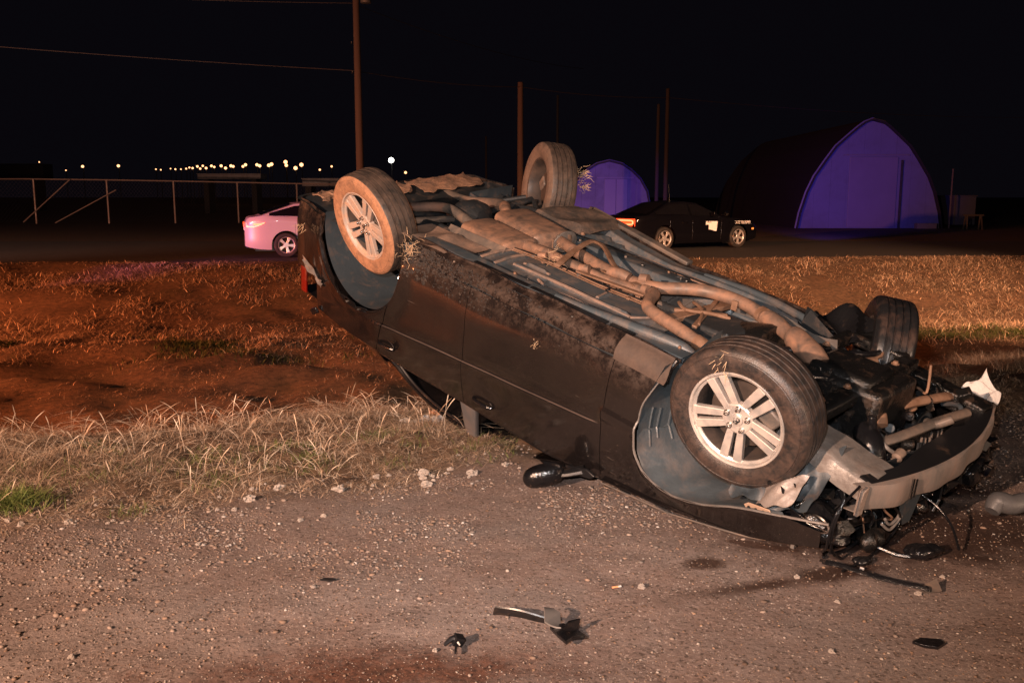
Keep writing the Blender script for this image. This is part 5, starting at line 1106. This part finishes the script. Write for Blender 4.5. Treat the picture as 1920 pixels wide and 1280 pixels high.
for (x, y, h), (x2, y2, h2) in zip(fpx[2:8], fpx[3:9]):
    n_ = 20
    for i in range(-10, n_):
        for sl in (1, -1):
            x0_, x1_ = i/n_, (i+10)/n_; z0_, z1_ = (0, 1) if sl > 0 else (1, 0)
            if x0_ < 0: z0_ = lerp(z0_, z1_, (0-x0_)/(x1_-x0_)); x0_ = 0
            if x1_ > 1: z1_ = lerp(z0_, z1_, (1-x0_)/(x1_-x0_)); x1_ = 1
            A_ = L_(lerp(x, x2, x0_), lerp(y, y2, x0_)+.05, .05+z0_*(h-.1)); B_ = L_(lerp(x, x2, x1_), lerp(y, y2, x1_)+.05, .05+z1_*(h-.1))
            b.tube([A_, B_], .006, 3, cap=False)
mo_ = b.build('wire_mesh', m_mesh, fe, smooth=False); mo_['kind'] = 'stuff'

# ------------------------------------------------------------------ distant lamps and sheds
m_sod = M('lit_sodium_lamp', (.9,.5,.2), .4, 0, emit=((1.0, .46, .20), 3.2))
m_flood = M('lit_white_flood', (.95,.95,.9), .4, 0, emit=((1.0, .95, .86), 8))
m_lp = M('lamp_post_steel', (.05,.05,.05), .6)
def lamp(px, pyy, d, rad, label, grp, mat):
    rad *= .72
    x = (px-960)/1726.7*d; z = 1.6+(370-pyy)/1726.7*d
    root = empty('street_light', (x, d, 0)); tag(root, label, 'street light', grp)
    b = MB(); b.tube([(0, 0, 0), (0, 0, z+rad*.9)], d*.00035, 6); b.build('post', m_lp, root)
    b = MB(); b.lathe([(0, -rad), (rad*.8, -rad*.6), (rad, 0), (rad*.8, rad*.6), (0, rad)], 12, (0, -rad*1.3, z), axis='z'); b.build('lamp_head', mat, root)
    return root
row = [(304,319,.5),(313,320,.5),(331,318,.45),(340,319,.6),(350,319,.5),(360,318,.6),(366,316,.6),(372,317,.7),(381,314,.8),(386,318,.7),(391,313,.7),(397,317,.8),(407,313,.8),(412,315,.7),(425,313,.9),(433,317,.9),(443,313,.9),(447,314,.8),(465,314,.8),(470,311,.9),(491,311,.9),(496,313,.9),(513,312,1.0),(518,310,1.0),(544,306,1.1),(545,312,.9),(562,317,1.1),(573,311,1.1)]
for i, (a, c, s_) in enumerate(row): lamp(a, c, 240-i*2, .50*s_, 'small orange lamp in the long distant row of yard lights', 'long row of distant orange yard lights', m_sod)
lamp(170, 314, 170, .34, 'solitary orange yard light above the chain-link fence', 'solitary orange yard lights above the fence', m_sod)
lamp(236, 313, 170, .36, 'solitary orange yard light above the chain-link fence', 'solitary orange yard lights above the fence', m_sod)
lamp(90, 306, 170, .16, 'faint pinpoint yard light above the dark long shed', None, m_sod)
lamp(138, 321, 170, .16, 'faint pinpoint yard light low beside the dark long shed', None, m_sod)
lamp(606, 320, 170, .26, 'dim orange light beside the transformer pole, close over the pale trailer', None, m_sod)
lamp(628, 314, 170, .26, 'second dim orange light between the trailer and the transformer pole', None, m_sod)
lamp(764, 325, 150, .30, 'dim orange light low beside the brilliant white floodlight', None, m_sod)
lamp(738.5, 303, 120, .50, 'brilliant white floodlight on a post behind the rear wheel', None, m_flood)
m_shed = M('pale_shed_sheet', (.40,.40,.40), .6, .1, ((.25,.2,.18), .3, 2))
def shed(px0, px1, p0, p1, d, label, mat, name='trailer'):
    x0, x1 = (px0-960)/1726.7*d, (px1-960)/1726.7*d; z1 = 1.6+(370-p0)/1726.7*d; z0 = 1.6+(370-p1)/1726.7*d
    root = empty(name, ((x0+x1)/2, d, 0)); tag(root, label, 'trailer' if name == 'trailer' else 'shed'); w = x1-x0
    b = MB(); b.box((0, 1.2, (z0+z1)/2), (w, 2.4, z1-z0)); b.build('box', mat, root, bevel=.05)
    b = MB(); b.box((0, 1.2, z1+.04), (w+.1, 2.5, .06)); b.build('roof', mat, root)
    for sx in (-.38, .38):
        b = MB(); b.box((sx*w, 1.2, z0/2), (.5, 2.0, z0)); b.build('undercarriage', m_cav, root)
    return root
shed(379, 496, 328, 337, 95, 'long low pale trailer far beyond the fence', m_shed)
shed(572, 655, 337, 350, 80, 'pale boxy trailer showing between fence and rear wheel', m_shed)
shed(-60, 95, 310, 338, 110, 'dark long shed at the far end of the fence', M('dark_shed_sheet', (.07,.07,.08), .7), 'long_shed')

# ------------------------------------------------------------------ debris on the road
def gz(x, y): return float(tz(x, y))
def solo(b, name, mat, label, cat, **kw): return tag(b.build(name, mat, None, **kw), label, cat)
# curved trim strip with torn bracket
root = empty('trim_strip', (.12, 3.22, gz(.12, 3.22))); tag(root, 'curved black trim strip with a torn bracket end on the gravel', 'car trim')
b = MB(); b.grid(24, 5, lambda u, v: (lerp(-.195, .02, u)+.012*v, .145-.115*u+.05*u*u-.045*v, .006+.05*math.sin(v*1.5)*(1-.25*u)+.01*math.sin(u*4))); b.build('strip', m_blk, root, solid=.006)
b = MB(); b.grid(10, 6, lambda u, v: (lerp(.0, .06, u), lerp(.09, -.01, v)-.02*u, .058-.022*u+.012*math.sin(v*4+u*2))); b.build('clip', M('grey_clip_plastic', (.13,.115,.105), .5), root, solid=.006)
b = MB(); b.prism([(.02, .0), (.07, .015), (.12, .005), (.165, -.035), (.13, -.05), (.10, -.085), (.075, -.135), (.045, -.075)], lambda a, c, hh: (a, c, hh+.018*math.sin(a*26)), .006, .020); b.build('torn_end', m_blkg, root, smooth=False, bevel=.003)
b = MB(); b.prism([(.05, -.085), (.075, -.03), (.125, -.005), (.10, -.03)], lambda a, c, hh: (a+hh*.3, c+hh*.3, .016+hh), .0, .045); b.build('torn_fin', m_blkg, root, smooth=False, bevel=.003)
b = MB(); b.tube([(-.245, 3.105, .01), (-.21, 3.12, .03), (-.185, 3.10, .012)], [.006,.012,.006], 8, 4); b.box((-.195, 3.12, .022), (.035, .03, .035), (.3,.4,.5)); b.box((-.20, 3.075, .012), (.008, .06, .01)); solo(b, 'plastic_clip', m_blk, 'small black plastic clip on the gravel left of the curved trim strip'.replace(' left of', ' near'), 'car part')
b = MB(); b.prism([(-.05, .01), (-.01, .035), (.05, .02), (.06, -.01), (.02, -.04), (-.02, -.025)], lambda a, c, hh: (1.50+a, 3.12+c, gz(1.5, 3.12)+hh+.25*max(0, a)*.2), .002, .014); solo(b, 'plastic_shard', m_blkg, 'jagged black plastic shard alone on the gravel', 'car part', smooth=False, bevel=.002)
b = MB(); b.grid(24, 6, lambda u, v: (lerp(1.36, 1.70, u), lerp(3.86, 3.56, u)+lerp(-.018, .018, v), gz(1.5, 3.7)+.014+.016*math.sin(v*3.14)+.004*math.sin(u*8))); root = solo(b, 'trim_moulding', m_blkg, 'long straight glossy black moulding strip in front of the crushed nose', 'car trim', solid=.004)
b = MB(); b.grid(6, 5, lambda u, v: (lerp(1.68, 1.76, u), lerp(3.545, 3.60, v)+.02*u, gz(1.7, 3.56)+.012+.03*u*v)); b.build('torn_tip', m_exhd, root, solid=.003)
def lump(name, c, dims, mat, label, cat, seed, rz=0):
    rr = random.Random(seed); ph1, ph2 = rr.uniform(0, 6), rr.uniform(0, 6); b = MB()
    def fn(u, v):
        a = u*2*math.pi; e = (v-.5)*math.pi; k = 1+.16*math.sin(3*a+ph1)*math.cos(e)+.10*math.sin(7*a+ph2+3*e)*math.cos(e)
        x, y = math.cos(a)*math.cos(e)*k*dims[0], math.sin(a)*math.cos(e)*k*dims[1]; return (c[0]+x*math.cos(rz)-y*math.sin(rz), c[1]+x*math.sin(rz)+y*math.cos(rz), c[2]+math.sin(e)*dims[2]*k)
    b.grid(29, 13, fn); return solo(b, name, mat, label, cat, angle=70)
lump('lamp_remains', (1.84, 3.93, .035), (.085, .045, .035), m_blkg, 'glossy black lump of broken lamp on the oil-stained gravel', 'car part', 3, .2)
lump('broken_motor', (1.64, 4.03, .055), (.075, .06, .055), m_oil, 'black wired motor housing fallen under the bumper beam', 'car part', 5, .8)
lump('connector_block', (1.545, 3.865, .018), (.045, .03, .018), m_blk, 'small black connector lump where the wires reach the ground', 'car part', 8, .4)
b = MB(); b.tube([(1.66, 4.0, .03), (1.73, 3.95, .012), (1.80, 3.92, .012)], .010, 8, 5); solo(b, 'cable_stub', m_blkg, 'short black cable between two black lumps on stained gravel', 'cable')
b = MB(); b.box((1.52, 3.80, .008), (.014, .014, .012), (.1,.2,.4)); solo(b, 'litter_scrap', m_white, 'tiny white square scrap on the stained gravel', 'litter', bevel=.002)
b = MB(); b.tube([(2.40, 4.42, .05), (2.44, 4.44, .09), (2.50, 4.42, .085), (2.58, 4.43, .10), (2.72, 4.46, .09)], [.035, .055, .05, .045, .04], 16, 5); solo(b, 'rubber_duct', M('grey_rubber_duct', (.06,.06,.063), .5, 0, ((.10,.07,.055), .2, 8), (10,.4,.02)), 'curved grey rubber duct lying away from the crushed nose', 'car part', angle=60)
b = MB(); b.prism([(-.03, .0), (.0, .012), (.035, .004), (.01, -.012)], lambda a, c, hh: (-.78+a, 3.68+c, .006+hh), 0, .008); solo(b, 'plastic_flake', m_blk, 'thin black plastic flake on the pale gravel', 'car part', smooth=False)
b = MB(); b.tube([(.415, 3.610, .006), (.44, 3.619, .006)], .004, 8); c_ = solo(b, 'cigarette_lighter', M('orange_plastic', (.75,.30,.14), .4), 'tiny orange and white stick on the open gravel', 'litter')
b = MB(); b.tube([(.44, 3.619, .006), (.453, 3.624, .006)], .0044, 8); b.build('end_cap', m_white, c_)
# crumpled white sheet above the far front corner (airbag cloth), litter in the grass
cw = RW @ Vector((.45, -.86, .47))+Vector((1.71181, 4.6656, .99078))
b = MB()
def cl_(u, v):
    a = (u-.5); e = (v-.5); k = math.sin(u*9+v*4)*.03+math.sin(u*5-v*11)*.025+math.sin(u*17+v*15)*.008
    return (cw.x+a*.17+.03*math.sin(v*5), cw.y+e*.09, cw.z+.0+e*.13*(.3+u)+a*.06+k*.5)
b.grid(34, 26, cl_); b.grid(20, 16, lambda u, v: (cw.x-.09+u*.08+.012*math.sin(v*7+u*5), cw.y-.03+.04*math.sin(u*6+v*3), cw.z-.10+v*.10+.01*math.sin(u*12+v*4))); solo(b, 'crumpled_cloth', m_white, 'crumpled white cloth snagged at the far corner of the crushed nose', 'cloth', solid=.002, angle=60)
for i, (x, y, sx, mat, nm, lb) in enumerate(((-.70, 6.42, .10, m_white, 'paper_scrap', 'white crumpled paper scrap in dry grass below the side window'), (-.56, 6.40, .075, M('grey_blue_paper', (.35,.37,.40), .7), 'paper_scrap', 'greyish paper scrap in the grass beside the white scrap'), (-.52, 6.62, .09, M('orange_wrapper', (.55,.24,.12), .6), 'food_wrapper', 'orange wrapper in dry grass against the roof rail'))):
    b = MB(); b.grid(12, 9, lambda u, v: (x+(u-.5)*sx*2, y+(v-.5)*sx, gz(x, y)+.07+.022*math.sin(u*5+i)*math.cos(v*4)+.012*math.sin(u*9+v*6))); solo(b, nm, mat, lb, 'litter', solid=.001)
b = MB()
for j in range(24): 
    rr = random.Random(j); x = -1.62+rr.gauss(0, .16); y = 8.9+rr.gauss(0, .06); b.tube([(x, y, gz(x, y)+.04), (x+.12, y+rr.gauss(0,.03), gz(x, y)+.07), (x+.26, y+rr.gauss(0,.05), gz(x,y)+.05)], .004, 4)
tag(b.build('fallen_straw', m_straw), 'small heap of pale fallen straw in the ditch behind the bank', 'straw', None, 'stuff')
